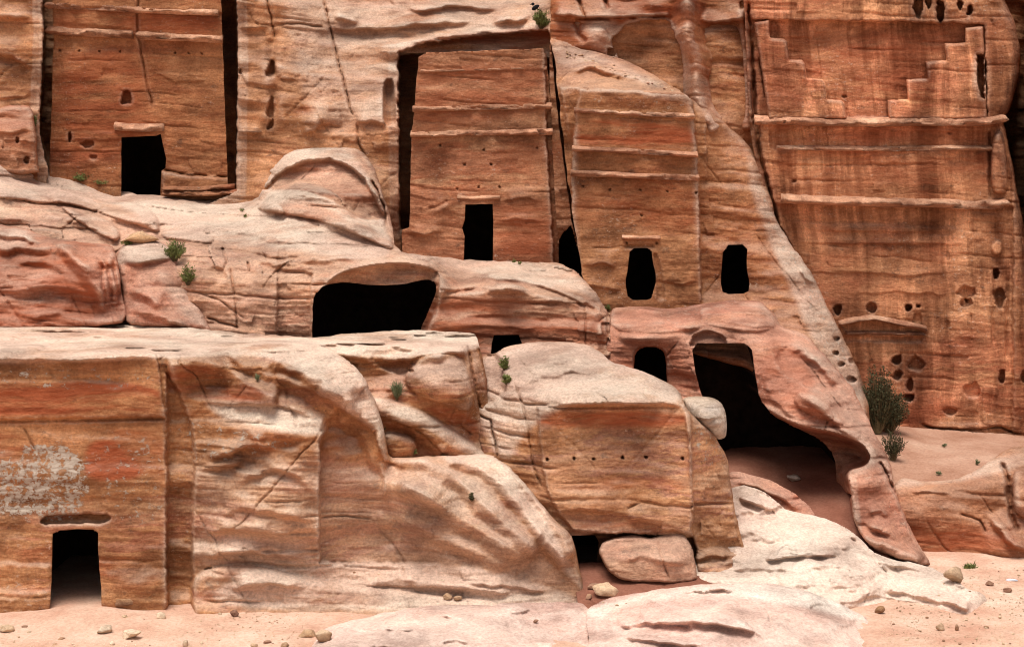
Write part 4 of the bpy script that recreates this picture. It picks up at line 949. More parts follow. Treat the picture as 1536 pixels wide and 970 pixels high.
# eroded masses right of the corner
R.lip([(247,548),(280,541),(310,541),(345,556),(375,578),(420,598)], .55, 14, 34, .06).lip([(270,600),(300,603),(360,604),(430,606),(488,632)], .25, 20, 5)
R.lip([(402,534),(441,553),(481,567),(500,586),(540,606)], .7, 22, 20, .12).lip([(395,560),(440,572),(500,600),(560,640)], .35, 16, 8)
R.lip([(300,628),(340,640),(390,648),(440,650),(476,655)], .4, 26, 22).lip([(300,690),(340,676),(380,662),(420,676)], .4, 14, 12)
R.lip([(345,722),(390,706),(425,702),(455,716),(476,742)], .3, 18, 10).lip([(300,700),(330,695),(370,690)], .35, 14, 8).lip([(330,770),(360,758),(400,764),(440,770),(474,780)], .4, 20, 9)
R.lip([(288,804),(330,790),(380,790),(430,800),(474,806)], .35, 16, 14).lip([(300,832),(360,824),(420,828),(470,840)], .4, 16, 9)
R.bowl([(286,905),(288,868),(305,854),(345,846),(400,850),(440,862),(500,872),(570,882),(660,892),(760,902),(760,960),(286,960)], .4, 16).lip([(340,880),(400,872),(460,880)], .3, 14, 8)
R.emboss([(330,522),(490,520),(540,552),(563,598),(579,650),(584,700),(560,706),(540,650),(515,640),(500,625),(470,600),(430,580),(365,556)], .3, 14, smooth=True)
# flat quarried wall behind the bright arris
kq = sstep(-1, 1, .5*np.where(R.py < 690, .25+.75*sstep(640, 690, R.py), 1)*R.wsd([(481,662),(489,634),(508,616),(538,624),(562,648),(577,690),(700,740),(760,842),(560,846),(480,843),(479,740)]))
R.d += .5*kq*(1-sstep(0, 1, (R.px-548-.42*np.maximum(R.py-700, 0))/70)); R.flat = np.maximum(R.flat, .7*kq*(1-sstep(0, 1, (R.px-540)/60)))
R.lip([(508,616),(538,624),(562,648),(579,692)], .18, 20, 16, .15).crack([(480,776),(520,772),(560,778)], 2, .12)
R.lip([(570,690),(580,720),(575,750)], .3, 12, 8)
# flowing folds of the ridge
rk = sstep(-15, 15, poly_sd(R.px, R.py, np.array([(575,600),(640,600),(735,670),(890,880),(880,905),(640,850),(560,740)])))
R.flat = np.maximum(R.flat, .8*rk)
R.lip([(584,690),(630,688),(672,704),(705,734),(728,760),(770,792),(815,830)], .65, 26, 26, .08, 1.5)
R.lip([(590,716),(640,742),(690,776),(740,806),(800,842)], .55, 26, 24, .1, 1.5)
R.lip([(660,688),(710,694),(755,724),(790,768),(825,812),(856,852)], .60, 22, 20, .08, 1.5)
R.lip([(736,682),(775,712),(806,748),(836,790),(862,838)], .30, 14, 12, .1, 1.5)
R.lip([(590,770),(650,800),(720,832),(780,850)], .3, 24, 18, .15, 1.5)
# foot ledge
R.lip([(540,880),(560,872),(600,868),(660,874),(720,882),(772,890)], .35, 10, 14, .08).lip([(690,872),(760,876),(830,890)], .25, 10, 5)
R.noise(.22, .18, .045, flatk=.18, tilt=.03)
# flat roof: thin beds stepping back
R.d = np.where(R.py < 545, np.minimum(R.d, 38.7+.009*np.maximum(0, R.px-270)), R.d); roofn = fbm(R.px*.006+3, R.py*.05, R.px*0+2.2, 4, .6)
zr = 6.82-0.15*sstep(250, 700, R.px)+.04*np.tanh(6*roofn)+.02*fbm(R.px*.02, R.py*.2, R.px*0+9, 3)
roof_d = FPX*(CAMZ-zr)/np.maximum(R.py-HY, 60)
R.d = np.maximum(R.d, roof_d)+.25*np.exp(-((R.d-roof_d)/.35)**2)
for a, b in (((0,520),(230,518)),((40,540),(230,534)),((200,524),(330,521)),((-40,508),(90,512))):
    R.lip([a, ((a[0]+b[0])/2, (a[1]+b[1])/2+2), b], .18, 5, 2.5)
R.paint(0, [(-90,485),(200,480),(480,504),(720,498),(726,540),(640,560),(560,570),(480,560),(380,528),(250,535),(120,542),(-90,545)], 1.0, 10)
R.paint(0, [(420,528),(500,530),(560,580),(585,660),(560,640),(500,600)], .7, 14).paint(0, [(300,600),(400,604),(480,620),(490,650),(440,648),(340,630)], .8, 12)
R.paint(0, [(600,650),(740,680),(800,740),(880,890),(840,850),(760,740),(680,690)], .75, 18).paint(0, [(565,596),(640,604),(735,680),(690,690),(610,640)], .6, 14).paint(0, [(600,690),(700,700),(790,800),(840,860),(760,820),(680,760)], .35, 16).paint(0, [(380,840),(700,842),(880,895),(880,915),(420,915),(300,900)], .75, 14)
R.paint(0, [(288,795),(470,800),(470,860),(290,850)], .5, 16)
R.mask[:, 0] = np.maximum(R.mask[:, 0], .3*sstep(-20, 20, poly_sd(R.px, R.py, np.array([(292,690),(470,690),(600,700),(720,760),(880,890),(300,900)]))))
R.paint(1, [(-90,575),(238,570),(243,622),(-90,624)], .95, 10).paint(1, [(130,660),(210,655),(235,690),(200,722),(125,720)], 1.0, 12).paint(1, [(-90,640),(40,650),(60,690),(-90,700)], .6, 16).paint(1, [(150,640),(250,640),(250,740)], .4, 20)
R.paint(1, [(250,545),(340,552),(410,600),(300,605),(250,590)], .7, 10).paint(1, [(480,655),(545,650),(560,690),(560,740),(480,740)], .35, 10).paint(1, [(620,596),(700,620),(715,670),(640,620)], .6, 16)
R.paint(2, [(-60,690),(20,680),(60,665),(115,668),(130,700),(128,745),(120,775),(60,775),(-60,775)], .95, 26)
R.paint(2, [(-60,555),(240,550),(240,585),(-60,585)], .30, 16).paint(2, [(140,640),(245,650),(250,790),(140,780)], .25, 30).paint(2, [(260,620),(330,640),(460,660),(400,680),(280,700)], .3, 16)
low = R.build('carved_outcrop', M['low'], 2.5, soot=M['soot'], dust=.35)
tag(low, 'broad flat-roofed outcrop with whitewashed carved face, small square doorway and rippled ridge', 'rock tomb')

# ================================================================== SPLIT BLOCK behind the outcrop
R = Relief([(440,504),(480,506),(520,500),(560,498),(610,495),(660,496),(700,498),(716,503),(721,530),(728,560),(736,600),(741,640),(741,670),(737,700),(720,730),(560,730),(480,600)],
  [(480,540,41),(520,545,41.2),(560,540,41.4),(600,545,41.5),(560,580,41.0),(640,540,41.2),(690,530,41.6),(650,575,40.7),(700,580,40.9),(620,600,41),(680,620,41.1),(712,640,41.3),(735,640,41.7),(728,560,41.9),(700,670,41),(735,690,41.4),
   (570,600,40.6),(610,625,40.7),(650,650,40.8),(690,685,41),(580,660,40.4),(620,690,40.6),(640,720,40.4),(560,720,40)], rough=1.2, seed=25)
R.round(7, .4, lambda x, y: sstep(690, 715, x)*sstep(510, 540, y))
R.bowl([(612,548),(628,535),(665,530),(692,534),(704,560),(712,605),(700,618),(660,606),(625,592),(606,575)], .55, 22)
R.lip([(570,578),(610,590),(650,600),(690,606),(712,622)], .45, 30, 32, .1).lip([(500,526),(545,538),(600,540),(650,530),(704,524)], .55, 10, 14, .08)
R.emboss([(548,535),(600,542),(640,534),(625,545),(608,562),(580,556)], -.3, 8, smooth=True).pit(617,556,4,3,.3)
R.emboss([(700,515),(716,508),(745,610),(745,690),(734,690),(718,612)], -.40, 4).crack([(703,525),(711,570),(720,615),(732,672)], 3.5, .35, 1, .05).lip([(716,606),(730,612),(740,614)], .3, 10, 8)
R.bowl([(556,592),(600,603),(642,620),(676,641),(712,665),(736,686),(694,692),(668,685),(650,664),(628,645),(600,634),(560,622)], .5, 16)
R.lip([(560,622),(600,633),(628,645),(650,664),(666,684)], .3, 14, 16, .08).bowl([(575,648),(610,650),(628,664),(622,690),(590,694),(574,672)], .55, 16)
R.lip([(640,615),(665,618),(690,640)], .12, 8, 5).crack([(648,640),(690,636),(710,655)], 2, .12)
R.noise(.16, .13, .04, tilt=.03, blocks=.08)
R.d = np.where(R.py < 545, np.minimum(R.d, 39.9+.009*np.maximum(0, R.px-400)), R.d)
zr = 6.66+.05*np.tanh(6*fbm(R.px*.006+3, R.py*.05, R.px*0+2.2, 4, .6))+.03*fbm(R.px*.02, R.py*.2, R.px*0+9, 3)
roof_d = FPX*(CAMZ-zr)/np.maximum(R.py-HY, 60)
R.d = np.maximum(R.d, roof_d)+.25*np.exp(-((R.d-roof_d)/.35)**2)
R.lip([(575,518),(610,519),(640,512),(668,510)], .45, 6, 7, .15).lip([(450,516),(500,514),(560,519)], .3, 5, 5, .15)
R.paint(0, [(440,490),(740,490),(720,524),(650,528),(600,536),(540,534),(480,520)], .9, 8).paint(0, [(612,548),(665,530),(700,545),(708,590),(640,585)], .4, 14).paint(0, [(556,592),(642,620),(736,686),(694,680),(640,640),(560,612)], .6, 8)
R.paint(1, [(600,596),(650,602),(712,622),(720,660),(680,640),(640,615)], .75, 12).paint(1, [(560,624),(628,646),(664,684),(640,690),(600,660)], .35, 10)
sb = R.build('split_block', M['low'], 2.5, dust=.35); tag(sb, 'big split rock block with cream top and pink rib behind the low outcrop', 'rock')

# ================================================================== MIDDLE BLOCK TOMB
R = Relief([(716,540),(728,531),(742,530),(752,522),(768,517),(800,513),(848,512),(884,517),(898,526),(916,541),(950,552),(985,566),(1012,580),(1022,592),(1030,612),(1042,626),(1070,650),(1086,674),(1093,695),(1096,730),(1106,785),(1121,832),(1102,834),(1098,862),(1040,880),(980,885),(860,885),(800,800),(716,680)],
  [(724,540,43.2),(745,538,43),(760,560,41.8),(735,620,41.4),(800,520,43.6),(860,518,43.8),(900,535,43.4),(840,545,42),(940,556,42.2),(1000,580,41.2),(820,575,41),(900,565,41),(960,575,40.8),(850,600,40),(1010,600,40.1),(1024,610,40),
   (760,640,40.8),(790,700,40.3),(780,760,40.3),(830,790,39.7),(1034,700,39.35),(1060,670,40),(1082,700,40.4),(1062,760,39.8),(1095,780,40.1),(1112,830,39.9),(1055,820,39.5),(1045,860,39.3),(1098,855,39.5),(900,860,40.2),(960,870,39.9),(740,700,40.8)], rough=1.3, seed=13)
R.round(5, .25, lambda x, y: sstep(0, 1, (x-760)/40)*sstep(-1, 0, (780-y)/40))
fac = [(806,610),(840,607),(900,605),(1000,605),(1026,607),(1033,660),(1036,740),(1038,803),(1010,795),(960,800),(905,800),(860,795),(838,770),(822,735),(812,690)]
R.plate(fac, [(806,610,40.0),(1030,606,39.9),(830,780,39.3),(1038,800,39.2)], 4, .7)
R.lip([(780,560),(830,540),(870,538),(915,545),(960,556)], .35, 16, 10).lip([(760,590),(800,566),(850,556),(920,556),(1000,574)], .3, 14, 8)
R.lip([(835,606),(900,604),(1000,605),(1022,608)], .08, 10, 3, .05, .6).crack([(838,612),(900,611),(1000,611),(1022,613)], 1.6, .10, .5)
R.crack([(770,572),(785,610),(793,650),(800,700),(815,735)], 1.8, .2).crack([(716,620),(735,630),(742,660),(748,690)], 2, .4)
R.emboss([(714,530),(742,528),(752,545),(758,585),(740,605),(716,610)], -.45, 10)
R.lip([(815,770),(860,760),(930,768),(1000,780),(1036,800)], .25, 26, 10).crack([(940,762),(950,758),(962,755)], 2.5, .15)
for x_, y_ in ((821,689),(861,687),(890,688),(934,686),(969,685),(1024,687)): R.pit(x_, y_, 2.4, 2.4, .25)
R.emboss([(1037,640),(1030,600),(1100,640),(1130,840),(1042,845),(1040,760)], -.30, 3.5)
R.emboss([(840,806),(905,800),(960,802),(1040,806),(1044,830),(1044,890),(850,890)], -.9, 5)
R.hole([(855,803),(893,802),(898,812),(896,830),(894,870),(850,870)], .5, 3, .8, .4)
R.lip([(1040,838),(1070,832),(1100,836)], .35, 10, 6)
R.noise(.20, .15, .045, flatk=.35, blocks=.24, cracks=.14)
R.paint(0, [(716,530),(800,512),(890,516),(1015,580),(1020,604),(860,600),(790,640),(760,700),(720,640)], .75, 14)
R.paint(1, [(806,618),(1028,616),(1030,640),(808,640)], .9, 12).paint(1, [(812,715),(1034,715),(1035,735),(815,735)], .35, 10).paint(1, [(838,775),(1030,785),(1036,800),(860,795)], .5, 14)
R.paint(2, [(1038,625),(1075,655),(1090,690),(1060,700),(1040,660)], .30, 10)
blk = R.build('block_tomb', M['block'], 3.5, soot=M['soot'])
tag(blk, 'squat block tomb with banded ochre face and a row of small round sockets', 'tomb')

M['pinkpale'] = rock_mat('pink_pale_sandstone', [(0, (.46,.25,.19)), (.3, (.54,.34,.27)), (.6, (.60,.42,.35)), (.8, (.48,.27,.21)), (1, (.68,.56,.46))], patch=(.53,.32,.26), seed=12, contrast=.7, bump=.5, pale=(.72,.62,.53), varnish=.4)
# ================================================================== PALE APRON + FOREGROUND SLABS
R = Relief([(1080,742),(1100,730),(1120,727),(1145,736),(1164,750),(1182,766),(1222,772),(1262,786),(1290,806),(1306,826),(1335,838),(1390,848),(1430,866),(1448,880),(1474,890),(1486,906),(1478,922),(1452,930),(1420,922),(1380,914),(1335,910),(1300,915),(1200,935),(1060,920),(1020,880),(1035,850)],
  [(1090,742,dz(742,2.0)),(1120,735,dz(735,2.1)),(1180,770,dz(770,1.55)),(1120,790,dz(790,1.4)),(1260,792,dz(792,1.3)),(1200,810,dz(810,1.15)),(1300,832,dz(832,.8)),(1120,840,dz(840,.85)),(1220,850,dz(850,.75)),(1330,850,dz(850,.55)),(1400,860,dz(860,.4)),(1300,880,dz(880,.42)),(1180,885,dz(885,.5)),(1060,870,dz(870,.5)),(1400,885,dz(885,.28)),(1465,896,dz(896,.15)),(1480,908,dz(908,-.08)),(1450,925,dz(925,-.12)),(1400,914,dz(914,-.1)),(1340,908,dz(908,-.1)),(1300,912,dz(912,-.06)),(1200,925,dz(925,.05))], rough=1.4, seed=14)
R.lip([(1100,745),(1130,752),(1165,763)], .5, 9, 7).lip([(1110,842),(1150,838),(1220,832),(1280,838)], .3, 10, 4)
R.lip([(1330,882),(1380,892),(1430,905),(1455,914)], .3, 12, 8, .05).lip([(1290,890),(1340,896),(1400,906)], .15, 8, 5).lip([(1300,840),(1350,846),(1400,860)], .25, 7, 5)
R.crack([(1270,800),(1310,835),(1340,870),(1350,885)], 2, .15)
R.noise(.30, .14, .05, tilt=-.05, rug=.0, blocks=.0)
R.terrace(.34, .5, (.07, -.10), .45, wob=.4)
R.paint(0, [(1080,730),(1480,730),(1480,930),(1020,930)], .7, 5)
ap = R.build('pale_rock_apron', M['pale'], 2.5)
tag(ap, 'smooth pale cream rock apron sloping from the block tomb to the sand', 'rock')
# red strip of rock between apron and cave floor
R = Relief([(1088,712),(1100,706),(1130,712),(1160,722),(1190,738),(1210,755),(1226,775),(1200,775),(1170,765),(1140,745),(1090,735)],
  [(1095,712,dz(712,2.4)),(1150,722,dz(722,2.2)),(1200,750,dz(750,1.7)),(1222,773,dz(773,1.3)),(1120,735,dz(735,2.0)),(1180,765,dz(765,1.4))], rough=1.0, seed=15)
R.lip([(1095,720),(1140,730),(1180,750),(1205,770)], .3, 7, 5).noise(.1,.1,.03)
st = R.build('rock_strip', M['arch'], 1.5); tag(st, 'thin tilted red rock layer between pale apron and cave floor', 'rock')
R = Relief([(878,918),(890,906),(915,896),(960,888),(1010,881),(1060,876),(1110,873),(1160,875),(1205,884),(1250,900),(1300,926),(1335,950),(1350,980),(1355,1030),(870,1030),(884,960)],
  [(890,915,dz(915,.35)),(960,893,dz(893,.55)),(1060,882,dz(882,.75)),(1140,880,dz(880,.75)),(1220,895,dz(895,.6)),(1270,920,dz(920,.3)),(1300,935,dz(935,.08)),(1335,965,dz(965,-.12)),(900,960,dz(960,.15)),(1000,920,dz(920,.6)),(1100,915,dz(915,.72)),(1180,930,dz(930,.55)),(1000,960,dz(960,.38)),(1100,950,dz(950,.45)),(1100,1000,dz(1000,.2)),(900,1000,dz(1000,.05)),(1300,1000,dz(1000,.0))], rough=1.3, seed=16)
R.lip([(985,888),(1040,886),(1090,882),(1120,884)], .25, 7, 5).lip([(890,938),(940,935),(1000,930),(1060,931),(1110,938),(1150,952),(1185,962)], .5, 20, 7)
R.lip([(900,952),(960,956),(1020,964),(1080,962)], .3, 8, 5).bump(1240,935,26,12,.2)
R.noise(.35, .18, .05, rug=.0, blocks=.0)
R.terrace(.26, .55, (.03, -.08), .4, wob=.5)
R.paint(0, [(870,915),(1000,880),(1160,872),(1260,900),(1300,935),(1200,905),(1060,890),(930,905),(900,930)], .8, 12).paint(0, [(880,930),(1330,930),(1330,1030),(880,1030)], .2, 20)
fs = R.build('foreground_slab', M['pinkpale'], 1.5)
tag(fs, 'whale-backed pink and cream rock slab with long undercut lip lying in the sand', 'rock')
R = Relief([(436,972),(470,950),(510,934),(560,922),(610,912),(660,906),(720,908),(780,902),(840,902),(884,906),(880,940),(890,1030),(420,1030)],
  [(440,975,dz(975,-.08)),(470,950,dz(950,-.05)),(560,924,dz(924,.06)),(660,908,dz(908,.2)),(780,906,dz(906,.28)),(870,906,dz(906,.3)),(600,940,dz(940,.22)),(700,935,dz(935,.26)),(800,930,dz(930,.12)),(500,960,dz(960,.12)),(620,965,dz(965,.2)),(760,965,dz(965,.18)),(860,960,dz(960,.05)),(600,1010,dz(1010,.02)),(800,1010,dz(1010,.02))], rough=1.5, seed=17)
R.lip([(550,938),(600,944),(640,940)], .2, 6, 4).lip([(645,918),(700,926),(730,927)], .15, 5, 3).lip([(720,920),(780,916),(810,912)], .15, 5, 3).lip([(650,965),(680,958),(720,966)], .25, 6, 5).lip([(540,964),(600,970),(650,968)], .2, 7, 4)
R.noise(.30, .16, .05, rug=.0, blocks=.0).terrace(.12, .5, (.02, -.03), .4); R.paint(0, [(430,1030),(430,960),(600,905),(890,900),(890,1030)], .2, 8)
fl_ = R.build('flat_slab', M['pinkpale'], 1.0)
tag(fl_, 'low pink and white rock slab barely rising from the sand below the outcrop', 'rock')

# ================================================================== LOOSE ROCKS
def rock_mesh(name, seed, mat, sx, sy, sz, sub=3, ang=.2, boxy=.0):
    bm = bmesh.new(); bmesh.ops.create_icosphere(bm, subdivisions=sub, radius=1)
    V = np.array([v.co[:] for v in bm.verts])
    if boxy: V = np.sign(V)*np.abs(V)**(1-boxy*.5); V /= np.maximum(np.abs(V).max(1)[:, None]**boxy, .3)
    r = np.random.RandomState(seed)
    for _ in range(15):                   # chip flat facets off
        nrm = r.normal(size=3); nrm /= np.linalg.norm(nrm); c = .5+.32*r.rand()
        s = V@nrm; V = np.where((s > c)[:, None], V-(s-c)[:, None]*nrm, V)
    V = V*(1+ang*fbm(V[:, 0]*1.1+seed*3.1, V[:, 1]*1.1, V[:, 2]*1.1, 3)[:, None])
    V += .05*np.stack([fbm(V[:, 0]*4+k+seed, V[:, 1]*4, V[:, 2]*4, 3) for k in (0, 9, 18)], 1)
    V *= (sx, sy, sz)
    V[:, 2] -= V[:, 2].min()
    F = [[v.index for v in f.verts] for f in bm.faces]; bm.free()
    return mesh_np(name, V, F, mat, np.zeros((len(V), 3)), quads=False)
def place_rock(name, px, py, w, h, z0, mat, seed, label, cat='rock', group=None, rot=0, boxy=0, deep=.8, tilt=0, sub=3, d=None):
    """px,py = foot centre in the photo, w,h = visible size in px"""
    d = min(d or 99, front(px, py, dz(py, 0)))-.02; s = d/FPX
    o = rock_mesh(name, seed, mat, w*s*.56, w*s*.56*deep, h*s*.56, sub=sub, boxy=boxy)
    x, y, z = W(px, py, d)
    o.location = (x, y+w*s*.3*deep, z-h*s*.08); o.rotation_euler = (0, math.radians(tilt), math.radians(rot))
    link(o); tag(o, label, cat, group); return o
M['stone'] = rock_mat('pale_stone', [(0, TAN), (.4, CREAM), (.7, (.6,.42,.27)), (1, (.68,.54,.40))], seed=20, contrast=.6)
M['greystone'] = rock_mat('brown_stone', [(0, MAUVE), (.5, (.36,.21,.13)), (1, TAN)], seed=21, contrast=.6)
M['white'] = rock_mat('white_limestone', [(0, (.48,.33,.21)), (.35, (.64,.54,.43)), (.6, (.70,.63,.55)), (1, (.76,.70,.62))], patch=(.60,.47,.34), seed=22, contrast=.7, blotch=.5)
R = Relief([(1022,600),(1030,595),(1050,593),(1068,596),(1082,603),(1089,618),(1091,640),(1088,655),(1080,660),(1068,655),(1050,640),(1034,628)],
  [(1030,604,41.3),(1055,598,41.2),(1080,612,41.2),(1055,620,40.5),(1078,635,40.7),(1080,655,41.2),(1045,630,40.8)], rough=.8, seed=18)
R.round(13, .7).crack([(1036,606),(1060,612),(1088,610)], 1.6, .1).lip([(1034,622),(1060,628),(1088,622)], .15, 8, 3).lip([(1040,632),(1060,640),(1085,632)], .15, 14, 10).noise(.08,.05,.025)
wb = R.build('white_boulder', M['white'], 1.2); tag(wb, 'rounded white boulder lodged between block tomb and large cave', 'boulder')
R = Relief([(897,826),(905,812),(925,804),(955,802),(980,806),(1000,797),(1018,796),(1030,806),(1038,822),(1044,846),(1047,872),(1000,874),(940,872),(915,860),(905,846)],
  [(903,826,38.9),(930,808,39.3),(985,808,39.3),(1012,800,39.3),(1036,822,39.0),(930,835,38.6),(980,830,38.5),(1020,825,38.7),(1044,868,38.5),(920,862,38.4),(980,870,38.15)], rough=1.2, seed=19)
R.round(4, .25).crack([(985,806),(990,830),(1004,868)], 2, .15).lip([(925,842),(960,832),(1010,840),(1040,846)], .2, 18, 8).noise(.12,.07,.03)
bb = R.build('fallen_block', M['mid'], 1.0); tag(bb, 'fallen rock block lying against the foot of the block tomb', 'boulder')
place_rock('capstone', 209, 367, 60, 22, 0, M['stone'], 61, 'flat pale stone slab resting behind the leaning boulder', rot=8, boxy=.5, d=49.2)
place_rock('stone', 910, 895, 44, 24, .25, M['stone'], 62, 'lumpy pale stone in front of the fallen block', rot=20)
place_rock('stone', 893, 884, 26, 8, .3, M['greystone'], 63, 'flat grey stone between outcrop and fallen block', deep=1)
place_rock('stone', 884, 899, 12, 9, .2, M['greystone'], 64, 'small dark stone at the corner of the outcrop ridge')
place_rock('stone', 182, 910, 46, 19, .05, M['greystone'], 65, 'dark rounded rock half buried beside the square doorway', rot=5)
place_rock('stone', 1432, 875, 36, 30, .18, M['stone'], 66, 'tan boulder perched alone on the end of the pale apron', rot=15, tilt=12)
place_rock('stone', 1320, 921, 17, 13, .0, M['greystone'], 67, 'dark grey stone on sand under the pale apron edge')
place_rock('stone', 1413, 945, 12, 16, .0, M['stone'], 68, 'upright orange stone chip on open sand', tilt=-20)
place_rock('stone', 1436, 946, 8, 11, 0, M['greystone'], 69, 'thin brown stone chip beside upright orange chip')
place_rock('stone', 1487, 880, 15, 10, 0, M['greystone'], 70, 'red-brown stone lying by the green weed')
place_rock('stone', 1511, 889, 14, 9, 0, M['greystone'], 71, 'squarish red stone on the sand by pale litter')
place_rock('stone', 671, 900, 15, 13, .12, M['stone'], 72, 'taller of two pale stones on sand below the quarried wall', rot=30)
place_rock('stone', 686, 901, 14, 8, .12, M['stone'], 73, 'flatter of two pale stones on sand below the quarried wall')
place_rock('stone', 804, 934, 10, 6, .12, M['greystone'], 74, 'lone brown pebble on the flat pink slab')
place_rock('stone', 155, 952, 26, 15, 0, M['stone'], 75, 'rounded cream stone in front of the square doorway', rot=10)
place_rock('stone', 193, 959, 30, 16, 0, M['stone'], 76, 'largest oval cream stone on sand near the square doorway', rot=-8, boxy=.3)
place_rock('stone', 7, 949, 22, 14, 0, M['stone'], 77, 'angular whitish stone below the whitewashed face')
place_rock('stone', 461, 956, 28, 14, 0, M['stone'], 78, 'flat stone of the pair at the slab edge', rot=12)
place_rock('stone', 484, 963, 28, 16, 0, M['stone'], 79, 'blocky stone of the pair at the slab edge', rot=-10, boxy=.4)
place_rock('stone', 241, 929, 18, 10, 0, M['stone'], 80, 'cream stone with dark end below the corner slot')
place_rock('stone', 186, 930, 14, 10, 0, M['stone'], 81, 'small blocky cream stone below the half buried rock', boxy=.4)
place_rock('stone', 350, 925, 15, 12, 0, M['greystone'], 82, 'brown crumbling stone at the foot of the eroded wall')
place_rock('stone', 1192, 722, 26, 11, 1.7, M['white'], 83, 'whitish stone lying on the red floor inside the large cave', rot=12)
M['litter'] = plain_mat('pale_plastic', (.45,.50,.60), (.72,.74,.78), 8, .5)
place_rock('plastic_scrap', 1517, 873, 18, 6, 0, M['litter'], 84, 'crumpled pale bluish litter on the sand beside red stones', cat='litter', deep=.6)
rs = np.random.RandomState(5)
peb = [rock_mesh('pebble', 200+i, M['stone' if i % 3 else 'greystone'], 1, .8, .62, sub=2) for i in range(6)]
spots = [(37,942,14,8),(58,941,11,5),(45,948,14,5),(91,960,15,9),(130,957,10,8),(168,966,14,7),(216,929,6,4),(278,968,15,13),(303,964,8,6),(400,963,14,7),(427,968,18,9),(381,970,14,9),(82,968,11,6),(28,955,6,4),(664,870,9,4),(532,858,5,4),(568,860,4,3),
         (330,921,8,5),(318,933,5,3),(300,947,6,4),(240,945,4,3),(110,935,5,3),(352,946,5,3),(420,928,6,3),(445,921,5,3),(1450,930,6,4),(1380,945,7,3),(1480,940,9,4),(1500,925,6,4),(1360,960,8,4),(1415,960,7,4),(1465,958,6,4),(1520,950,7,4),(1390,925,6,3),(1530,905,6,4),(1465,850,5,3),(1490,845,5,3),(1528,862,6,3),(1475,868,5,3),
         (1340,935,6,3),(1350,915,5,3),(1505,965,7,4),(1440,965,8,4),(925,908,7,5),(905,903,5,4),(940,905,5,3)]
for i in range(70):
    a = rs.rand()
    if a < .45: spots.append((rs.uniform(0, 440), rs.uniform(928, 968), rs.uniform(2.5, 5), rs.uniform(2, 3.2)))
    else: spots.append((rs.uniform(1345, 1536), rs.uniform(850, 968), rs.uniform(2.5, 5.5), rs.uniform(2, 3.2)))
for i, (x_, y_, w_, h_) in enumerate(spots):
    p = peb[i % 6].copy(); d = front(x_, y_, dz(y_, 0.02)); s = d/FPX
    X, Y, Z = W(x_, y_, d)
    p.location = (X, Y, Z-.02-h_*s*.1); p.scale = (w_*s*.55, w_*s*.55, h_*s*.8); p.rotation_euler = (0, 0, rs.uniform(0, 6.28))
    link(p); tag(p, ('pale cream' if i % 3 else 'dull brown')+' pebble lying '+('on the sand around the square doorway' if x_ < 520 else 'below the outcrop ridge' if x_ < 1000 else 'on the open sand beyond the pale apron'), 'pebble', 'pebbles scattered on the sand')
for p in peb: bpy.data.objects.remove(p)

rub = [rock_mesh('rubble_stone', 300+i, M['stone' if i % 2 else 'greystone'], 1, .8, .7, sub=2) for i in range(4)]
for i in range(60):
    t_ = rs.rand(); x_ = 850+t_*165; y_ = 74+t_*58+(t_*(1-t_))*-10+rs.uniform(1, 16)*(1-.5*t_); d = front(x_, y_, 54.8)
    s = d/FPX; w_ = rs.uniform(3, 7); o = rub[i % 4].copy(); X, Y, Z = W(x_, y_, d)
    o.location = (X, Y, Z-.05); o.scale = (w_*s*.55, w_*s*.55, w_*s*.4); o.rotation_euler = (0, 0, rs.uniform(0, 6.28))
    link(o); tag(o, 'small broken stone in the rubble above the ribbed tomb', 'stone', 'rubble on the slope above the ribbed tomb')
for o in rub: bpy.data.objects.remove(o)
def gravel(n=5200):
    r_ = np.random.RandomState(11); V = []; F = []; cen = []
    base = np.array([(1,0,0),(-1,0,0),(0,1,0),(0,-1,0),(0,0,1),(0,0,-.6)], float); tri = [(0,2,4),(2,1,4),(1,3,4),(3,0,4),(2,0,5),(1,2,5),(3,1,5),(0,3,5)]
    for i in range(n):
        u = r_.rand()
        if u < .35: px, py = r_.uniform(0, 460), 912+58*r_.rand()**1.2
        elif u < .80: px, py = r_.uniform(1320, 1536), 850+118*r_.rand()
        elif u < .9: px, py = r_.uniform(440, 900), r_.uniform(900, 930)
        else: px, py = r_.uniform(880, 1060), r_.uniform(868, 900)
        d = dz(py, .02); s = d/FPX*r_.choice([.5, .7, 1.0, 1.6], p=[.5, .3, .15, .05])
        x, y, _ = W(px, py, d); z = .0; cen.append((x, y))
        a = r_.uniform(0, 6.28); c, sn = math.cos(a), math.sin(a); k = base*(r_.uniform(.7, 1.4, 3)*s*np.array([1, 1, .7]))+r_.normal(0, .12*s, (6, 3))
        i0 = len(V); V += [(x+v[0]*c-v[1]*sn, y+v[0]*sn+v[1]*c, z+.3*s+v[2]) for v in k]; F += [(i0+p, i0+q, i0+w) for p, q, w in tri]
    c_ = np.array(cen); zc = 0.10*fbm(c_[:, 0]*.25, c_[:, 1]*.25, c_[:, 0]*0+1.5, 3)+0.035*fbm(c_[:, 0]*1.3, c_[:, 1]*1.3, c_[:, 0]*0+4.5, 3)
    V = np.array(V); V[:, 2] += np.repeat(zc, 6)
    o = mesh_np('gravel', V, F, M['stone'], np.zeros((len(V), 3)), quads=False, smooth=False); link(o); tag(o, 'fine pale grit scattered over the sand', 'gravel', kind='stuff')
gravel()
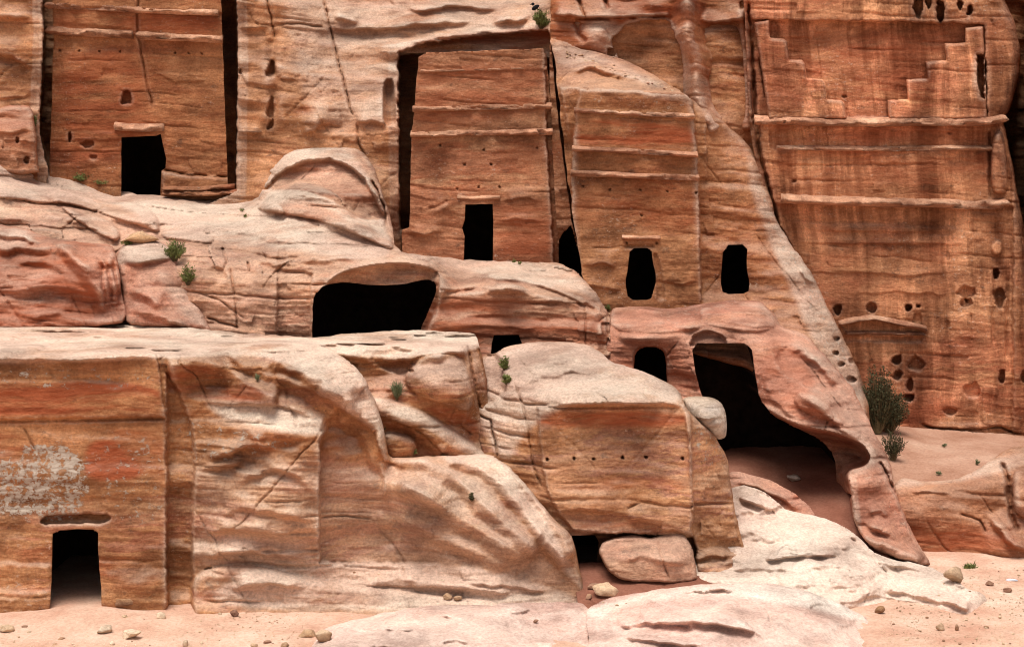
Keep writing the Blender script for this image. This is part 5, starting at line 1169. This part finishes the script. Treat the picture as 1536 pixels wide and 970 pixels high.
# ================================================================== PLANTS
def leaf_mat(name, a, b):
    m = plain_mat(name, a, b, 9.0, .7, .1); return m
M['leaf'] = leaf_mat('fresh_leaf', (.09,.11,.03), (.22,.23,.075))
M['olive'] = leaf_mat('olive_leaf', (.03,.03,.015), (.09,.08,.035))
M['dry'] = leaf_mat('dry_twig', (.10,.07,.035), (.20,.15,.075))
M['grey'] = leaf_mat('grey_green_leaf', (.09,.11,.05), (.20,.21,.11))
def shrub(name, label, px, py, d, w, h, mat, n, seed, blade=(.16,.025), upright=.5, twig=True, cat='shrub', group=None, fall=0.0):
    f_ = front(px, py, 99); d = f_-.04 if abs(f_-d) < 4 else d
    r = np.random.RandomState(seed); s = d/FPX; w *= s; h *= s
    x, y, z = W(px, py, d)
    e = bpy.data.objects.new(name, None); e.location = (x, y, z); e.empty_display_size = .1; link(e); tag(e, label, cat, group)
    V = []; F = []; TV = []; TF = []; n = int(n*1.7); blade = (blade[0], blade[1]*.6)
    nst = max(4, int(n/22)); tips = []
    for k in range(nst):
        a = r.uniform(0, 6.28); rad = w*.5*math.sqrt(r.rand()); hh = h*r.uniform(.45, 1.0)*(1-.45*(rad/(w*.5+1e-6))**2)
        tip = np.array([rad*math.cos(a), rad*math.sin(a)*.7, hh-fall*rad]); base = tip*np.array([.18, .18, 0])
        mid = (base+tip)*.5+np.array([r.normal(0, w*.04), r.normal(0, w*.04), h*.06])
        tips.append((base, mid, tip))
        t = .006+.006*h
        pts = [base, mid, tip]
        for q in range(2):
            p0, p1 = pts[q], pts[q+1]; i0 = len(TV)
            for pp, tt in ((p0, t*(1-.4*q)), (p1, t*(.6-.4*q))):
                for c in range(3):
                    an = c*2.094; TV.append((pp[0]+tt*math.cos(an), pp[1]+tt*math.sin(an), pp[2]))
            for c in range(3):
                TF.append((i0+c, i0+(c+1) % 3, i0+3+(c+1) % 3, i0+3+c))
    for i in range(n):
        b, m_, t_ = tips[r.randint(nst)]
        u = r.uniform(.25, 1.05); p = (1-u)**2*b+2*u*(1-u)*m_+u*u*t_
        p = p+r.normal(0, .035*w, 3)*np.array([1, 1, .8]); p[2] = max(p[2], .01)
        dr = r.normal(size=3); dr[2] = abs(dr[2])*(.4+2*upright)+upright; dr /= np.linalg.norm(dr)
        sd_ = np.cross(dr, r.normal(size=3)); sd_ /= np.linalg.norm(sd_)+1e-9
        L = blade[0]*r.uniform(.5, 1.3); ww = blade[1]*r.uniform(.6, 1.3)
        c = p+dr*L*.5+np.array([0, 0, -.05*L]); q = p+dr*L-np.array([0, 0, .18*L])
        i0 = len(V); V += [p-sd_*ww*.4, p+sd_*ww*.4, c+sd_*ww, c-sd_*ww, q]
        F += [(i0, i0+1, i0+2, i0+3), (i0+3, i0+2, i0+4)]
    link(mesh_np('foliage', V, F, mat, None, quads=False, smooth=False), e)
    if twig: link(mesh_np('stem', TV, TF, M['dry'], None, quads=False), e)
    return e
shrub('shrub', 'dark olive bush growing between sloping buttress and pedimented wall', 1316, 650, 50.4, 52, 112, M['olive'], 3400, 1, (.11,.032), .5)
shrub('shrub', 'low dark bush spreading at the foot of the olive bush', 1334, 648, 50.0, 60, 76, M['olive'], 2600, 21, (.11,.032), .4)
shrub('shrub', 'straggly grey-green bush hanging over the sandy slope edge', 1340, 690, 47.5, 42, 48, M['olive'], 500, 2, (.16,.022), .6)
shrub('shrub', 'bright green bush behind the leaning boulder', 262, 392, 48.8, 36, 34, M['leaf'], 700, 3, (.15,.022), .7)
shrub('shrub', 'trailing green plant hanging beside the leaning boulder', 282, 428, 48.0, 24, 36, M['leaf'], 350, 4, (.14,.022), .4)
shrub('shrub', 'small green sprig under the flat pale slab', 188, 369, 48.4, 20, 10, M['leaf'], 120, 5, (.10,.02), .5)
shrub('shrub', 'green bush at the cliff top beside the long dark crack', 812, 44, 57.4, 28, 32, M['leaf'], 600, 6, (.16,.03), .5)
shrub('grass_tuft', 'low green weeds at the foot of the tall flat facade', 122, 272, 56.2, 36, 12, M['leaf'], 320, 7, (.12,.025), .4, cat='grass')
shrub('grass_tuft', 'thin strip of green weeds left of the wide broken doorway', 152, 277, 56.0, 30, 6, M['leaf'], 160, 8, (.09,.02), .4, cat='grass')
shrub('grass_tuft', 'tuft of tall thin grass on the split upper block', 595, 600, 40.0, 20, 26, M['grey'], 260, 9, (.30,.012), 1.4, cat='grass')
shrub('grass_tuft', 'small weed in the joint below the tall grass tuft', 577, 644, 38.9, 12, 24, M['grey'], 130, 10, (.14,.015), .8, cat='grass')
shrub('grass_tuft', 'tiny green rosette on the pink ridge rib', 620, 682, 39.0, 12, 9, M['leaf'], 70, 11, (.09,.022), .4, cat='grass')
shrub('grass_tuft', 'upper green plant in the cleft beside the block tomb', 756, 555, 41.6, 14, 22, M['leaf'], 220, 12, (.11,.025), .4, cat='grass')
shrub('grass_tuft', 'lower green plant in the cleft beside the block tomb', 760, 577, 41.0, 16, 16, M['leaf'], 200, 13, (.11,.025), .4, cat='grass')
shrub('grass_tuft', 'dark green cushion on the terrace edge above the arched opening', 913, 465, 50.6, 13, 8, M['leaf'], 120, 14, (.09,.03), .3, cat='grass')
shrub('grass_tuft', 'spiky dark green weed on sand near the tan boulder', 1456, 858, 42.0, 20, 14, M['leaf'], 130, 15, (.18,.035), .8, cat='grass', twig=False)
shrub('grass_tuft', 'faint grey weed in the groove of the eroded rock', 386, 572, 38.2, 14, 10, M['grey'], 80, 16, (.12,.012), .8, cat='grass')
shrub('grass_tuft', 'green weed tucked in a crack of the ridge', 708, 752, 38.2, 10, 14, M['olive'], 90, 17, (.09,.02), .4, cat='grass')
shrub('shrub', 'weed growing on the red rock left of the tall facade', 53, 190, 54.8, 10, 20, M['leaf'], 120, 18, (.10,.02), .4)
for i, (x_, y_, d_) in enumerate(((362,318,52.6),(368,327,52.2),(258,296,56.4),(625,391,53.5),(770,395,53.4),(779,397,53.2))):
    shrub('weed', 'tiny green weed sprouting on the rock terrace', x_, y_, d_, 8, 6, M['leaf'], 45, 40+i, (.08,.022), .4, cat='weed', group='tiny weeds on the terrace', twig=False)
for i, (x_, y_, d_) in enumerate(((1418,671,48.5),(1464,697,46.5),(1408,713,45.4))):
    shrub('weed', 'small grey-green weed on the sandy slope', x_, y_, d_, 10, 7, M['grey'], 60, 60+i, (.09,.02), .5, cat='weed', group='weeds on the sandy slope', twig=False)

# small red rock left of tomb 1
R = Relief([(-70,168),(-10,166),(10,158),(42,158),(50,170),(53,200),(57,240),(60,262),(-70,262)],
  [(-60,172,54.6),(10,162,54.6),(45,165,54.6),(0,190,54),(45,190,54),(0,250,53.6),(55,250,53.8)], rough=1.2, seed=24)
R.round(8, .4).pit(26,210,3,5,.3).pit(40,240,4,6,.3).lip([(-40,196),(10,198),(52,194)], .2, 16, 4).noise(.15,.1,.03)
R.paint(1, [(-70,150),(55,150),(55,195),(-70,195)], .6, 8)
o = R.build('outlying_rock', M['facade_red'], 1.5); tag(o, 'red-topped rock knob left of the tall flat facade', 'rock')

# black bird perched on the cliff top
def bird(px, py, d):
    s = d/FPX; x, y, z = W(px, py, d)
    e = bpy.data.objects.new('bird', None); e.location = (x, y, z); link(e); tag(e, 'small black bird perched above the cliff-top bush', 'bird')
    mblk = plain_mat('black_feather', (.006,.006,.007), (.02,.02,.022), 30)
    def ell(name, c, r, rot=0, sub=3):
        bm = bmesh.new(); bmesh.ops.create_icosphere(bm, subdivisions=sub, radius=1)
        V = np.array([v.co[:] for v in bm.verts])*np.array(r); F = [[v.index for v in f.verts] for f in bm.faces]; bm.free()
        a = math.radians(rot); X = V[:, 0]*math.cos(a)+V[:, 2]*math.sin(a); Z = -V[:, 0]*math.sin(a)+V[:, 2]*math.cos(a)
        V[:, 0], V[:, 2] = X, Z
        return mesh_np(name, V+np.array(c), F, mblk, None, quads=False)
    link(ell('body', (0, 0, .20), (.17, .08, .09), -35), e); link(ell('head', (-.10, -.01, .34), (.07, .06, .065)), e)
    link(ell('tail', (.16, 0, .10), (.14, .03, .025), 30), e); link(ell('wing', (.03, -.06, .22), (.15, .03, .07), -25), e)
    link(ell('beak', (-.18, -.01, .33), (.05, .014, .016), -10), e)
    for k in (-1, 1): link(ell('leg', (-.01, .03*k, .06), (.012, .012, .08)), e)
bird(803, 19, 57.6)
